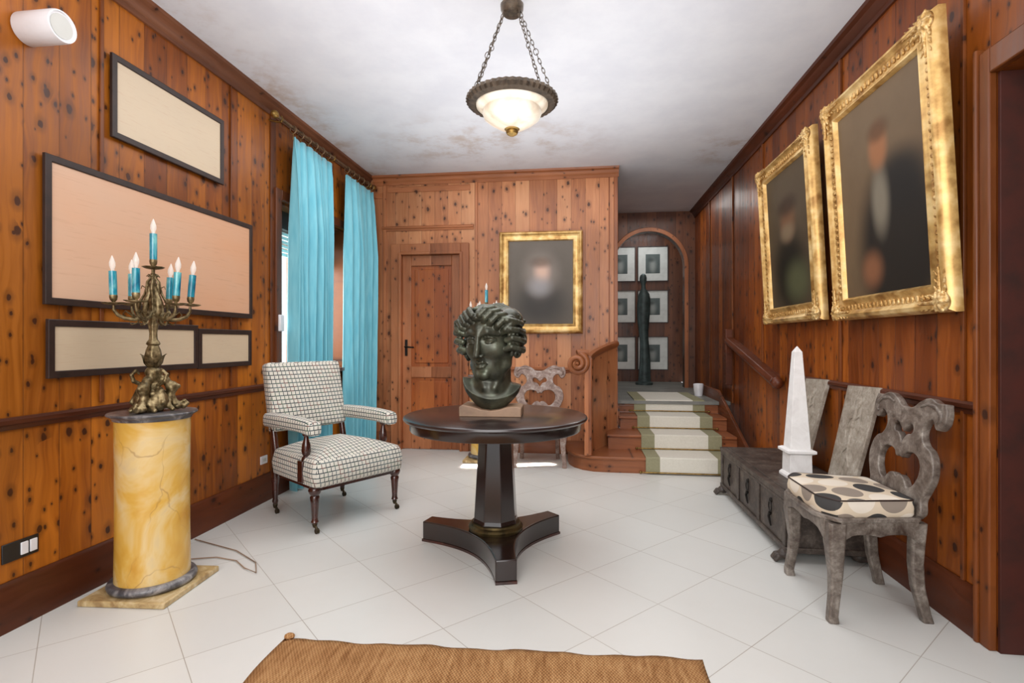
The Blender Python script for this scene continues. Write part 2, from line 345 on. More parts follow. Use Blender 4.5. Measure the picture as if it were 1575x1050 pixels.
# ---------------------------------------------------------------- mesh tools
class MB:
    def __init__(s): s.v = []; s.f = []
    def add(s, vs, fs):
        k = len(s.v); s.v.extend([tuple(map(float, v)) for v in vs]); s.f.extend([tuple(i + k for i in f) for f in fs]); return s
    def box(s, x0, x1, y0, y1, z0, z1, mtx=None):
        vs = [Vector(p) for p in ((x0, y0, z0), (x1, y0, z0), (x1, y1, z0), (x0, y1, z0), (x0, y0, z1), (x1, y0, z1), (x1, y1, z1), (x0, y1, z1))]
        if mtx is not None: vs = [mtx @ v for v in vs]
        return s.add(vs, [(0, 3, 2, 1), (4, 5, 6, 7), (0, 1, 5, 4), (1, 2, 6, 5), (2, 3, 7, 6), (3, 0, 4, 7)])
    def rings(s, rings, cap=True, closed=False):
        n = len(rings[0]); vs = [p for r in rings for p in r]; fs = []
        m = len(rings)
        for i in range(m if closed else m - 1):
            a, b = i * n, ((i + 1) % m) * n
            for j in range(n):
                k = (j + 1) % n; fs.append((a + j, a + k, b + k, b + j))
        if cap and not closed:
            fs.append(tuple(reversed(range(n)))); fs.append(tuple(range((m - 1) * n, m * n)))
        return s.add(vs, fs)
    def lathe(s, prof, n=32, c=(0, 0, 0), mod=None, cap=True):
        R = []
        for (r, z) in prof:
            ring = []
            for j in range(n):
                a = 2 * PI * j / n; rr = max(r, 1e-4)
                if mod: rr = rr * mod(a, z)
                ring.append((c[0] + rr * math.cos(a), c[1] + rr * math.sin(a), c[2] + z))
            R.append(ring)
        return s.rings(R, cap)
    def tube(s, path, rad, n=10, closed=False, flat=1.0, up=(0, 0, 1)):
        P = [Vector(p) for p in path]; m = len(P); R = []
        prev = None
        for i, p in enumerate(P):
            if closed: d = P[(i + 1) % m] - P[i - 1]
            else: d = P[min(i + 1, m - 1)] - P[max(i - 1, 0)]
            d.normalize()
            if prev is None:
                a = Vector(up) if abs(d.dot(Vector(up))) < .95 else Vector((1, 0, 0))
                x = d.cross(a).normalized()
            else: x = (prev - d * prev.dot(d)).normalized()
            prev = x; y = d.cross(x)
            r = rad[i] if hasattr(rad, '__len__') else rad
            R.append([p + x * r * math.cos(2 * PI * j / n) + y * r * flat * math.sin(2 * PI * j / n) for j in range(n)])
        return s.rings(R, True, closed)
    def sphere(s, c, r, n=16, m=10):
        rr = r if hasattr(r, '__len__') else (r, r, r); R = []
        for i in range(m + 1):
            t = -PI / 2 + PI * i / m; q = max(math.cos(t), 1e-3)
            R.append([(c[0] + rr[0] * q * math.cos(2 * PI * j / n), c[1] + rr[1] * q * math.sin(2 * PI * j / n), c[2] + rr[2] * math.sin(t)) for j in range(n)])
        return s.rings(R)
    def prism(s, poly, fn, a, b):
        """poly of 2D points; fn(p, q, h) -> 3D; extruded h from a to b"""
        return s.rings([[fn(p, q, a) for p, q in poly], [fn(p, q, b) for p, q in poly]])
    def build(s, name, mat, parent=None, smooth=35, bevel=0.0, seg=2, loc=None, uv=False, fix=True):
        me = bpy.data.meshes.new(name); me.from_pydata(s.v, [], s.f); me.validate()
        if fix:
            bm = bmesh.new(); bm.from_mesh(me); bmesh.ops.recalc_face_normals(bm, faces=bm.faces); bm.to_mesh(me); bm.free()
        return fin_mesh(name, me, mat, parent, smooth, bevel, seg, loc, uv)
def fin_mesh(name, me, mat, parent=None, smooth=35, bevel=0.0, seg=2, loc=None, uv=False):
    if smooth:
        me.polygons.foreach_set('use_smooth', [True] * len(me.polygons))
        me.set_sharp_from_angle(angle=math.radians(smooth))
    o = bpy.data.objects.new(name, me); COL.objects.link(o)
    me.materials.append(mat)
    if parent is not None: o.parent = parent
    if loc is not None: o.location = loc
    if uv: box_uv(me)
    if bevel:
        b = o.modifiers.new('bevel', 'BEVEL'); b.width = bevel; b.segments = seg; b.limit_method = 'ANGLE'; b.angle_limit = math.radians(40)
        b.harden_normals = False
    return o
def box_uv(me):
    l = me.uv_layers.new(name='UVMap')
    for p in me.polygons:
        n = p.normal; ax = max(range(3), key=lambda i: abs(n[i]) * (1.25 if i == 2 else 1))
        for li in p.loop_indices:
            c = me.vertices[me.loops[li].vertex_index].co
            l.data[li].uv = (c.y, c.z) if ax == 0 else ((c.x, c.z) if ax == 1 else (c.x, c.y))
def tag(o, label=None, cat=None, group=None, kind=None):
    if label: o['label'] = label
    if cat: o['category'] = cat
    if group: o['group'] = group
    if kind: o['kind'] = kind
    return o
def struct(o, label, cat='structure'): return tag(o, label, cat, kind='structure')
def empty(name, loc=(0, 0, 0), rz=0.0, label=None, cat=None, group=None, rot=None):
    o = bpy.data.objects.new(name, None); COL.objects.link(o); o.location = loc
    o.rotation_euler = rot if rot is not None else (0, 0, rz); o.empty_display_size = .1
    return tag(o, label, cat, group)
def copy_tree(o, parent=None):
    c = o.copy(); COL.objects.link(c)
    if parent is not None: c.parent = parent
    for ch in list(o.children): copy_tree(ch, c)
    return c
def shape2d(loops, depth, bevel=0.0, res=10, smooth=True):
    """closed smooth 2-D outlines (first = outer, rest = holes) -> mesh in XZ, thickness along Y"""
    cu = bpy.data.curves.new('shape', 'CURVE'); cu.dimensions = '2D'; cu.fill_mode = 'BOTH'; cu.extrude = depth / 2 - bevel; cu.bevel_depth = bevel; cu.bevel_resolution = 2
    cu.resolution_u = res
    for lp in loops:
        sp = cu.splines.new('BEZIER' if smooth else 'POLY')
        if smooth:
            sp.bezier_points.add(len(lp) - 1)
            for bp, p in zip(sp.bezier_points, lp):
                bp.co = (p[0], p[1], 0); bp.handle_left_type = bp.handle_right_type = 'AUTO' if len(p) < 3 else 'VECTOR'
        else:
            sp.points.add(len(lp) - 1)
            for q, p in zip(sp.points, lp): q.co = (p[0], p[1], 0, 1)
        sp.use_cyclic_u = True
    ob = bpy.data.objects.new('tmp_shape', cu); COL.objects.link(ob)
    bpy.context.view_layer.update()
    me = bpy.data.meshes.new_from_object(ob.evaluated_get(bpy.context.evaluated_depsgraph_get()))
    bpy.data.objects.remove(ob); bpy.data.curves.remove(cu)
    me.materials.clear()
    me.transform(Matrix.Rotation(PI / 2, 4, 'X'))     # x -> x, y -> z, thickness along y
    return me
def mirror_loop(half):
    """right half points from (0, top) to (0, bottom) -> closed loop"""
    return [tuple(p) for p in half] + [(-p[0],) + tuple(p[1:]) for p in reversed(half) if abs(p[0]) > 1e-6]
# ---------------------------------------------------------------- implicit surfaces (surface nets)
class SDF:
    def __init__(s, lo, hi, h):
        s.lo = np.array(lo, float); s.h = h
        s.n = np.ceil((np.array(hi) - s.lo) / h).astype(int) + 1
        s.ax = [s.lo[i] + h * np.arange(s.n[i]) for i in range(3)]
        s.d = np.full(s.n, .05, dtype=np.float32)
    def sub(s, c0, c1, pad):
        sl = []
        for i in range(3):
            a = int(max(0, math.floor((min(c0[i], c1[i]) - pad - s.lo[i]) / s.h))); b = int(min(s.n[i], math.ceil((max(c0[i], c1[i]) + pad - s.lo[i]) / s.h) + 1))
            sl.append(slice(a, max(b, a)))
        X, Y, Z = np.meshgrid(s.ax[0][sl[0]], s.ax[1][sl[1]], s.ax[2][sl[2]], indexing='ij')
        return tuple(sl), X, Y, Z
    def smin(s, sl, e, k):
        d = s.d[sl]; h = np.clip(.5 + .5 * (d - e) / k, 0, 1); s.d[sl] = d * (1 - h) + e * h - k * h * (1 - h)
    def smax(s, sl, e, k):      # carve: e = distance of the carved body
        d = s.d[sl]; h = np.clip(.5 - .5 * (d + e) / k, 0, 1); s.d[sl] = d * (1 - h) - e * h + k * h * (1 - h)
    def ell(s, c, r, k=.01, carve=False, fn=None, mt=None):
        R = max(r)
        if mt is not None:
            cw = mt @ Vector(c)
            sl, X, Y, Z = s.sub(cw, cw, R + 3 * k + 2 * s.h)
            iv = np.array(mt.inverted()); x = iv[0, 0] * X + iv[0, 1] * Y + iv[0, 2] * Z + iv[0, 3]; y = iv[1, 0] * X + iv[1, 1] * Y + iv[1, 2] * Z + iv[1, 3]; z = iv[2, 0] * X + iv[2, 1] * Y + iv[2, 2] * Z + iv[2, 3]
            X, Y, Z = x, y, z
        else: sl, X, Y, Z = s.sub(c, c, R + 3 * k + 2 * s.h)
        if X.size == 0: return
        x, y, z = (X - c[0]) / r[0], (Y - c[1]) / r[1], (Z - c[2]) / r[2]
        k0 = np.sqrt(x * x + y * y + z * z) + 1e-6; k1 = np.sqrt((x / r[0]) ** 2 + (y / r[1]) ** 2 + (z / r[2]) ** 2) + 1e-6
        e = k0 * (k0 - 1) / k1
        if fn is not None: e = e + fn(X, Y, Z)
        (s.smax if carve else s.smin)(sl, e, k)
    def cap(s, a, b, ra, rb, k=.008, carve=False, mt=None):
        if mt is not None: a = mt @ Vector(a); b = mt @ Vector(b)
        a = np.array(a, float); b = np.array(b, float)
        sl, X, Y, Z = s.sub(a, b, max(ra, rb) + 3 * k + 2 * s.h)
        if X.size == 0: return
        ba = b - a; L = max(ba.dot(ba), 1e-9)
        t = np.clip(((X - a[0]) * ba[0] + (Y - a[1]) * ba[1] + (Z - a[2]) * ba[2]) / L, 0, 1)
        e = np.sqrt((X - a[0] - t * ba[0]) ** 2 + (Y - a[1] - t * ba[1]) ** 2 + (Z - a[2] - t * ba[2]) ** 2) - (ra + (rb - ra) * t)
        (s.smax if carve else s.smin)(sl, e, k)
    def path(s, pts, rad, k=.006, carve=False, mt=None):
        for i in range(len(pts) - 1):
            s.cap(pts[i], pts[i + 1], rad[i] if hasattr(rad, '__len__') else rad, rad[i + 1] if hasattr(rad, '__len__') else rad, k, carve, mt)
    def mesh(s, name):
        d = s.d; neg = d < 0; n = s.n
        cs = [(i, j, k) for i in (0, 1) for j in (0, 1) for k in (0, 1)]
        def corner(arr, c): return arr[c[0]:n[0] - 1 + c[0], c[1]:n[1] - 1 + c[1], c[2]:n[2] - 1 + c[2]]
        cnt = sum(corner(neg, c).astype(np.int8) for c in cs)
        act = (cnt > 0) & (cnt < 8)
        idx = np.full(act.shape, -1, dtype=np.int64); I = np.argwhere(act); idx[act] = np.arange(len(I))
        acc = np.zeros((len(I), 3)); num = np.zeros(len(I))
        vals = {c: d[I[:, 0] + c[0], I[:, 1] + c[1], I[:, 2] + c[2]].astype(float) for c in cs}
        for c in cs:
            for a in range(3):
                if c[a] == 0:
                    c2 = list(c); c2[a] = 1; c2 = tuple(c2)
                    v0, v1 = vals[c], vals[c2]; m = (v0 < 0) != (v1 < 0)
                    t = np.where(m, v0 / np.where(m, v0 - v1, 1), 0)
                    p = np.tile(np.array(c, float), (len(I), 1)); p[:, a] += t
                    acc[m] += p[m]; num[m] += 1
        P = s.lo + s.h * (I + acc / num[:, None])
        faces = []
        for a in range(3):
            b, c = (a + 1) % 3, (a + 2) % 3
            s0 = [slice(None)] * 3; s1 = [slice(None)] * 3; s0[a] = slice(0, n[a] - 1); s1[a] = slice(1, n[a])
            x = neg[tuple(s0)] != neg[tuple(s1)]
            E = np.argwhere(x); E = E[(E[:, b] > 0) & (E[:, c] > 0) & (E[:, b] < n[b] - 1) & (E[:, c] < n[c] - 1)]
            if len(E) == 0: continue
            def q(db, dc):
                F = E.copy(); F[:, b] -= db; F[:, c] -= dc; return idx[F[:, 0], F[:, 1], F[:, 2]]
            Q = np.stack([q(1, 1), q(0, 1), q(0, 0), q(1, 0)], 1)
            fl = ~neg[E[:, 0], E[:, 1], E[:, 2]]; Q[fl] = Q[fl][:, ::-1]
            faces.append(Q)
        F = np.concatenate(faces); F = F[(F >= 0).all(1)]
        me = bpy.data.meshes.new(name); me.from_pydata(P.tolist(), [], F.tolist()); me.validate(); return me
XL, XR, YB, ZC = -2.37, 1.60, 5.74, 3.04      # left wall, right wall, back wall, ceiling
YF = -2.2                                      # where the room goes on behind the camera
HX = .39                                       # hall opening begins here
YH = 7.85                                      # arch wall
LZ = .55                                       # landing height
CX = .96                                       # stair centre line
# ================================================================ SETTING
struct(MB().box(XL - .3, XR + .3, YF, YB + .1, -.1, 0).build('floor', M['floor'], smooth=0), 'white square tiled floor laid on the diagonal', 'floor')
struct(MB().box(XL - .3, XR + .3, YF, YH + 1.2, ZC, ZC + .1).build('ceiling', M['ceil'], smooth=0), 'white plaster ceiling with brown stains at the edges', 'ceiling')
wy0, wy1, wz0, wz1 = 3.95, 5.16, .95, 2.32
w = MB()
w.box(XL - .3, XL, YF, wy0, 0, ZC); w.box(XL - .3, XL, wy1, YB + .1, 0, ZC); w.box(XL - .3, XL, wy0, wy1, 0, wz0); w.box(XL - .3, XL, wy0, wy1, wz1, ZC)
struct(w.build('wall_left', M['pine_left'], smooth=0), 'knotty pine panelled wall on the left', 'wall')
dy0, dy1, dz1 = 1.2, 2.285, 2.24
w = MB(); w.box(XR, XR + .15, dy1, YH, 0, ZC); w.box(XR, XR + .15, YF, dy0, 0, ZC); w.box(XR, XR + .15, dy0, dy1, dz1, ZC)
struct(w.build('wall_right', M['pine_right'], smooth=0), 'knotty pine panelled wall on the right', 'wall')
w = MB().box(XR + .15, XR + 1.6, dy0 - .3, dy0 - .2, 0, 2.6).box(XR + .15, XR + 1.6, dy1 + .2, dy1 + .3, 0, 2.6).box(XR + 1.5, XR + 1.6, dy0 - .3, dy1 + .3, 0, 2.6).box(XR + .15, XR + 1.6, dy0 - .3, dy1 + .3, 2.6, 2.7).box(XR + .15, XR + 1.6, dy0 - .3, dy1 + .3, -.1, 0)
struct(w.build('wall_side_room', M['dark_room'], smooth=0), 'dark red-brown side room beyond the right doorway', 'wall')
# back wall with door opening
ox0, ox1, oz1 = -1.985, -1.30, 2.17
w = MB(); w.box(XL, ox0, YB, YB + .12, 0, ZC); w.box(ox1, HX, YB, YB + .12, 0, ZC); w.box(ox0, ox1, YB, YB + .12, oz1, ZC)
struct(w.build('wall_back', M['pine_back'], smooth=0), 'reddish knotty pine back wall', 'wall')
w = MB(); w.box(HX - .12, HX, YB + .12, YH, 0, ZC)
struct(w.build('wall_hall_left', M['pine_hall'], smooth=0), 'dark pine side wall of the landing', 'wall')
# arch wall
AR, AZ = .495, 2.27
out = [(HX, LZ), (CX - AR, LZ)] + [(CX - AR * math.cos(PI * i / 24), AZ + AR * math.sin(PI * i / 24)) for i in range(25)] + [(CX + AR, LZ), (XR, LZ), (XR, ZC), (HX, ZC)]
me = shape2d([out], .14, smooth=False); me.transform(Matrix.Translation((0, YH, 0)))
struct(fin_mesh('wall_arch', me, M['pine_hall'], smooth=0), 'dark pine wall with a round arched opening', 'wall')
ring = []
for i in range(31):
    a = PI * i / 30
    ring.append([(CX - r * math.cos(a), YH - .07 - d, AZ + r * math.sin(a)) for r, d in ((AR, 0), (AR, .03), (AR + .05, .03), (AR + .06, 0))])
ring = [[(x, y, LZ) for x, y, z in ring[0]]] + ring + [[(x, y, LZ) for x, y, z in ring[-1]]]
tag(MB().rings(ring).build('trim_1', M['trim_z'], smooth=40), 'moulded casing around the round arch', 'trim', kind='structure')
w = MB().box(HX - .8, XR + .3, 8.85, 8.95, LZ, ZC).box(HX - .8, HX - .7, YH, 8.95, LZ, ZC).box(XR + .2, XR + .3, YH, 8.95, LZ, ZC)
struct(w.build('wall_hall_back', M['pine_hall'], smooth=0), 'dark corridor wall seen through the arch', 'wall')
struct(MB().box(HX - .1, XR, 5.99, 8.9, LZ - .035, LZ).build('floor_landing', M['stone'], smooth=0), 'grey stone landing at the top of the steps', 'floor')

trim_n = [1]
def trim(mb, mat, label, bevel=.004):
    trim_n[0] += 1
    return tag(mb.build('trim_%d' % trim_n[0], mat, smooth=35, bevel=bevel), label, 'trim', kind='structure')
def prof_run_y(prof, y0, y1, side):
    """moulding profile (depth, z) run along Y on the left (side=1) or right (side=-1) wall"""
    X = XL if side > 0 else XR
    return MB().rings([[(X + side * d, y, z) for d, z in prof] for y in (y0, y1)])
def prof_run_x(prof, x0, x1, Y=YB):
    return MB().rings([[(x, Y - d, z) for d, z in prof] for x in (x0, x1)])
base_p = [(0, 0), (.03, 0), (.03, .135), (.022, .15), (.018, .185), (.008, .2), (0, .2)]
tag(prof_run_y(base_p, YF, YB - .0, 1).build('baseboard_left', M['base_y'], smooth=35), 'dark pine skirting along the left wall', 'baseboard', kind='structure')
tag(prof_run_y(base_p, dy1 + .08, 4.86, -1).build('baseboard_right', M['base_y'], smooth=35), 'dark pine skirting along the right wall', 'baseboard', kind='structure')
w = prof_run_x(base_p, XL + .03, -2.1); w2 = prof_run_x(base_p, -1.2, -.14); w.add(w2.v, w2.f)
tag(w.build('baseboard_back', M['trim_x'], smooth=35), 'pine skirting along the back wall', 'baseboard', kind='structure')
crown_p = [(0, ZC), (.075, ZC), (.07, ZC - .02), (.045, ZC - .03), (.03, ZC - .06), (.014, ZC - .07), (.014, ZC - .1), (0, ZC - .1)]
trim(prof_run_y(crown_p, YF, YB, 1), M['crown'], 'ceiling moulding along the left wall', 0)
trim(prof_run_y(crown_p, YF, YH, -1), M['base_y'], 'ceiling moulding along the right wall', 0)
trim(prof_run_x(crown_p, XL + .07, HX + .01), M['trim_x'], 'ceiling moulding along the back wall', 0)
rail_p = [(0, -.03), (.012, -.03), (.016, -.012), (.026, -.004), (.026, .012), (.012, .022), (0, .022)]
def zr(z): return [(d, z + q) for d, q in rail_p]
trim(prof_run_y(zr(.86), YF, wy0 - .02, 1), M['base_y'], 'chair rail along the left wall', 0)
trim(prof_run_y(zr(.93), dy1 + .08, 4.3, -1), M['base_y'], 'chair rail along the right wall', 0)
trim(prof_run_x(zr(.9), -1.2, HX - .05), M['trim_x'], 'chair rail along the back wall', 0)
trim(prof_run_x(zr(2.46), -2.2, -1.16), M['trim_x'], 'cornice above the pine door', 0)
# upright strips of the panelling
for y, wd, z0, z1 in ((2.37, .02, .9, ZC - .1), (3.36, .012, .9, ZC - .1), (3.86, .07, .2, ZC - .1)):
    trim(MB().box(XL, XL + .012, y - wd / 2, y + wd / 2, z0, z1), M['trim_zy'], 'upright strip of the left panelling', .003)
for y, wd, z0, z1 in ((2.46, .02, .2, ZC - .1), (3.53, .03, .2, ZC - .1), (4.95, .03, .96, ZC - .1), (5.9, .05, LZ, ZC - .1), (6.9, .05, LZ, ZC - .1)):
    trim(MB().box(XR - .014, XR, y - wd / 2, y + wd / 2, z0, z1), M['trim_zy'], 'upright strip of the right panelling', .003)
for x, wd, z0, z1 in ((-2.17, .03, .2, ZC - .1), (-1.13, .025, .2, ZC - .1), (.30, .012, .2, ZC - .1), (HX - .02, .04, .5, ZC - .1)):
    trim(MB().box(x - wd / 2, x + wd / 2, YB - .016, YB, z0, z1), M['trim_z'], 'upright strip of the back panelling', .003)
trim(MB().box(XL + .02, -2.2, YB - .012, YB, 2.80, 2.86).box(-2.14, -1.2, YB - .012, YB, 2.86, 2.92), M['trim_x'], 'thin moulding above the door panel', .003)
# door casing of the side doorway
trim(MB().box(XR - .03, XR, dy1, dy1 + .055, 0, dz1 + .1).box(XR - .04, XR, dy1 + .055, dy1 + .075, 0, dz1 + .12).box(XR - .03, XR, dy0 - .1, dy1, dz1, dz1 + .1), M['trim_zy'], 'pine casing of the right doorway', .006)
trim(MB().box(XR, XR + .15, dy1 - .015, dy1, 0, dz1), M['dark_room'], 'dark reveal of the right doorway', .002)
# ---------------------------------------------------------------- pine door in the back wall
d = empty('door_1', ((ox0 + ox1) / 2, YB, 0)); tag(d, 'reddish knotty pine panelled door in the back wall', 'door', kind='structure')
hw = (ox1 - ox0) / 2
for nm, mb in (('casing', MB().box(-hw - .11, -hw, -.035, 0, 0, oz1 + .11).box(hw, hw + .09, -.035, 0, 0, oz1 + .11).box(-hw, hw, -.035, 0, oz1, oz1 + .11).box(-hw - .02, -hw + .012, -.05, .04, 0, oz1 + .012).box(hw - .012, hw + .02, -.05, .04, 0, oz1 + .012).box(-hw, hw, -.05, .04, oz1 - .012, oz1 + .02)),):
    mb.build(nm, M['trim_z'], d, bevel=.006)
lw = hw - .012
leaf = MB().box(-lw, lw, .03, .06, .005, oz1 - .012)
leaf.build('door_leaf', M['pine_door'], d, bevel=.003)
fr = MB()
for a, b, c, e in ((-lw, -lw + .1, .005, oz1 - .012), (lw - .1, lw, .005, oz1 - .012)): fr.box(a, b, .01, .03, c, e)
for c, e in ((.005, .2), (.80, .92), (oz1 - .13, oz1 - .012)): fr.box(-lw + .1, lw - .1, .01, .03, c, e)
fr.build('door_frame_rails', M['trim_z'], d, bevel=.006)
for c, e in ((.2, .80), (.92, oz1 - .13)):
    MB().box(-lw + .14, lw - .14, .016, .03, c + .04, e - .04).build('door_panel', M['pine_door'], d, bevel=.012, seg=3)
h = MB().box(-lw + .03, -lw + .06, .0, .01, 1.04, 1.22); h.build('handle_plate', M['iron'], d, bevel=.003)
MB().tube([(-lw + .045, .0, 1.14), (-lw + .045, -.045, 1.14), (-lw + .06, -.05, 1.14), (-lw + .15, -.05, 1.135)], .009).build('door_handle', M['iron'], d)
# ---------------------------------------------------------------- window in the left wall
wn = empty('window_1', (XL, (wy0 + wy1) / 2, 0)); tag(wn, 'tall window in the left wall behind the blue curtains', 'window', kind='structure')
hy = (wy1 - wy0) / 2
f = MB().box(0, .03, -hy - .08, -hy, wz0 - .05, wz1 + .08).box(0, .03, hy, hy + .08, wz0 - .05, wz1 + .08).box(0, .03, -hy, hy, wz1, wz1 + .08)
f.build('casing', M['trim_zy'], wn, bevel=.006)
MB().box(-.3, .07, -hy - .04, hy + .04, wz0 - .04, wz0).build('window_sill', M['trim_y'], wn, bevel=.008)
MB().box(-.29, -.01, hy - .02, hy, wz0, wz1).box(-.29, -.01, -hy, -hy + .02, wz0, wz1).box(-.29, -.01, -hy + .02, hy - .02, wz1 - .02, wz1).build('reveal', M['trim_zy'], wn)
sf = MB()
for y0, y1 in ((-hy + .02, -.01), (.01, hy - .02)):
    sf.box(-.26, -.22, y0, y0 + .045, wz0, wz1 - .26).box(-.26, -.22, y1 - .045, y1, wz0, wz1 - .26).box(-.26, -.22, y0, y1, wz0, wz0 + .06).box(-.26, -.22, y0, y1, wz1 - .31, wz1 - .26)
sf.build('window_frame', M['trim_zy'], wn, bevel=.004)
MB().box(-.243, -.238, -hy + .06, hy - .06, wz0 + .05, wz1 - .3).build('window_pane', M['pane'], wn)
MB().box(-.27, -.12, -hy + .02, hy - .02, wz1 - .17, wz1 - .02).build('shutter_box', M['dark_frame'], wn, bevel=.004)
sl = MB()
for k in range(6): sl.box(-.20, -.19, -hy + .03, hy - .03, wz1 - .38 + k * .036, wz1 - .38 + k * .036 + .028)
sl.build('roller_shutter', M['mat_paper'], wn, bevel=.002)
# strap winder of the shutter
sw = empty('strap_winder', (XL + .012, 3.925, 1.28)); tag(sw, 'small white shutter strap winder beside the window', 'winder')
MB().box(0, .035, -.03, .03, 0, .13).build('winder_case', M['white_plastic'], sw, bevel=.008)
MB().box(.012, .016, -.011, .011, .13, 1.02).build('strap', M['white_plastic'], sw)

# ================================================================ STEPS
st = empty('staircase', (CX, 4.96, 0)); tag(st, 'short knotty pine flight of four steps up to the stone landing', 'stairs')
T0 = 4.96
ys = [T0, T0 + .36, T0 + .72, T0 + 1.07]; zs = [.145, .29, .42, LZ]
sx0, sx1 = .33, 1.48
# bullnose first step
pl = [(1.58, T0)] + [(.25, T0), (.12, T0 + .015), (.02, T0 + .07), (-.06, T0 + .16), (-.11, T0 + .28), (-.13, T0 + .45), (-.13, YB - .02)] + [(1.58, YB - .02)]
mb = MB().prism([(x - CX, y - T0) for x, y in pl], lambda p, q, h: (p, q, h), 0.0, zs[0] - .028)
mb.build('riser', M['trim_x'], st)
cxm = (.7, .4)
tr = [(x - .018 if x < 1 else x, y - (.018 if x > -.1 else 0)) for x, y in pl]
MB().prism([(x - CX, y - T0) for x, y in tr], lambda p, q, h: (p, q, h), zs[0] - .028, zs[0]).build('tread', M['trim_x'], st, bevel=.008)
for k in (1, 2, 3):
    x0 = (.27, .41, .41)[k - 1]; yb = (YB - .02, 6.035, 6.035)[k - 1]
    MB().box(x0 - CX, sx1 - CX, ys[k] - T0, yb - T0 if k < 3 else ys[k] - T0 + .02, zs[k - 1], zs[k] - .028).build('riser', M['trim_x'], st)
    if k < 3:
        MB().box(x0 - CX - .015, sx1 - CX, ys[k] - T0 - .02, yb - T0, zs[k] - .028, zs[k]).build('tread', M['trim_x'], st, bevel=.008)
# right-hand closed string with cap
R = []
q = [(ys[0] - .02 - T0, .0), (ys[0] - .02 - T0, .2), (ys[3] + .02 - T0, LZ + .12), (6.9 - T0, LZ + .12), (6.9 - T0, 0)]
MB().prism(q, lambda p, r, h: (h, p, r), sx1 - CX, sx1 - CX + .03).build('string_board', M['trim_y'], st, bevel=.004)

trim(MB().box(HX, HX + .0195, YB, 6.05, 0, LZ - .036), M['trim_zy'], 'narrow filler board beside the steps', 0)
# runner
rn = []
for k in range(4):
    zb = 0 if k == 0 else zs[k - 1]
    yk = ys[k] - (.022 if k < 3 else .022)
    rn += [(yk, zb + .006), (yk, zs[k] - .004), (yk + .004, zs[k] + .006)]
    if k == 3: rn += [(6.95, zs[k] + .006)]
    else: rn += [(ys[k + 1] - .03, zs[k] + .006)]
th = .006; rings = []
for y, z in rn: rings.append((y, z))
mb = MB(); A = []
for i, (y, z) in enumerate(rings):
    A.append([(.585, y, z), (1.335, y, z), (1.335, y - .006, z + .004), (.585, y - .006, z + .004)])
mb.rings(A)
tag(mb.build('stair_runner', M['runner'], smooth=0), 'white carpet runner with olive green borders down the steps', 'carpet')
for k in range(4):
    y = ys[k] - .034; z = .018 if k == 0 else zs[k - 1] + .02
    r = empty('stair_rod', (CX, y, z), label=['thin brass stair rod at the foot of the lowest step', 'thin brass stair rod across the carpet at the second riser', 'thin brass stair rod across the carpet at the third riser', 'thin brass stair rod across the carpet just below the landing'][k], cat='stair rod', group='brass rods holding the stair carpet')
    MB().tube([(-.41, 0, 0), (.41, 0, 0)], .006).build('rod', M['brass'], r)
    for s_ in (-1, 1): MB().sphere((s_ * .42, 0, 0), .013, 12, 8).build('finial', M['brass'], r)
# left balustrade: newel, rail with volute, panel
bl = empty('stair_balustrade', (.07, 5.0, zs[0])); tag(bl, 'curved pine balustrade with scrolled handrail left of the steps', 'banister')
b0 = Vector((.07, 5.0, 0))
cur = []
for i in range(13):
    t = i / 12; x = .07 + .30 * t ** 1.5; y = 5.0 + .72 * t; cur.append((x, y, 1.035 + .14 * t))
MB().box(-.035, .035, -.035, .035, 0, .89 - .0).build('newel_post', M['trim_z'], bl, bevel=.008)
R = []
for i, (x, y, z) in enumerate(cur):
    hw_ = .034; R.append([(x - b0.x + dx, y - b0.y, z - zs[0] + dz) for dx, dz in ((-hw_, .0), (-hw_ * .6, -.032), (hw_ * .6, -.032), (hw_, 0), (hw_ * .8, .026), (0, .036), (-hw_ * .8, .026))])
MB().rings(R).build('handrail', M['trim_x'], bl, smooth=50)
sp = []
for i in range(46):
    a = i / 45 * 2 * PI * 1.85; r = .098 - .078 * i / 45
    sp.append((-.1 + r * math.sin(a) * 1.0, -.02 - .002 * i, .85 + r * math.cos(a)))
sp = [(.0, .0, .945), (-.05, -.01, .95)] + sp
MB().tube(sp, [.03] * 8 + [.03 - .014 * i / 40 for i in range(len(sp) - 8)], 10).build('volute', M['trim_x'], bl, smooth=50)
MB().sphere((-.1, -.04, .85), (.028, .05, .028)).build('volute_eye', M['trim_x'], bl)
pn = MB(); ins = MB()
Rr = []
for (x, y, z) in cur: Rr.append([(x - b0.x - .012, y - b0.y, 0.0), (x - b0.x + .012, y - b0.y, 0.0), (x - b0.x + .012, y - b0.y, z - zs[0] - .03), (x - b0.x - .012, y - b0.y, z - zs[0] - .03)])
pn.rings(Rr).build('curved_panel', M['pine_back'], bl, smooth=40)
def off(i, dz, dn=-.018):
    x, y, z = cur[i]; return (x - b0.x + dn, y - b0.y - .004, dz)
loop = [off(i, .60) for i in range(4, 10)] + [off(i, .16) for i in range(9, 3, -1)]
MB().tube(loop, .007, 6, closed=True).build('panel_moulding', M['trim_z'], bl)
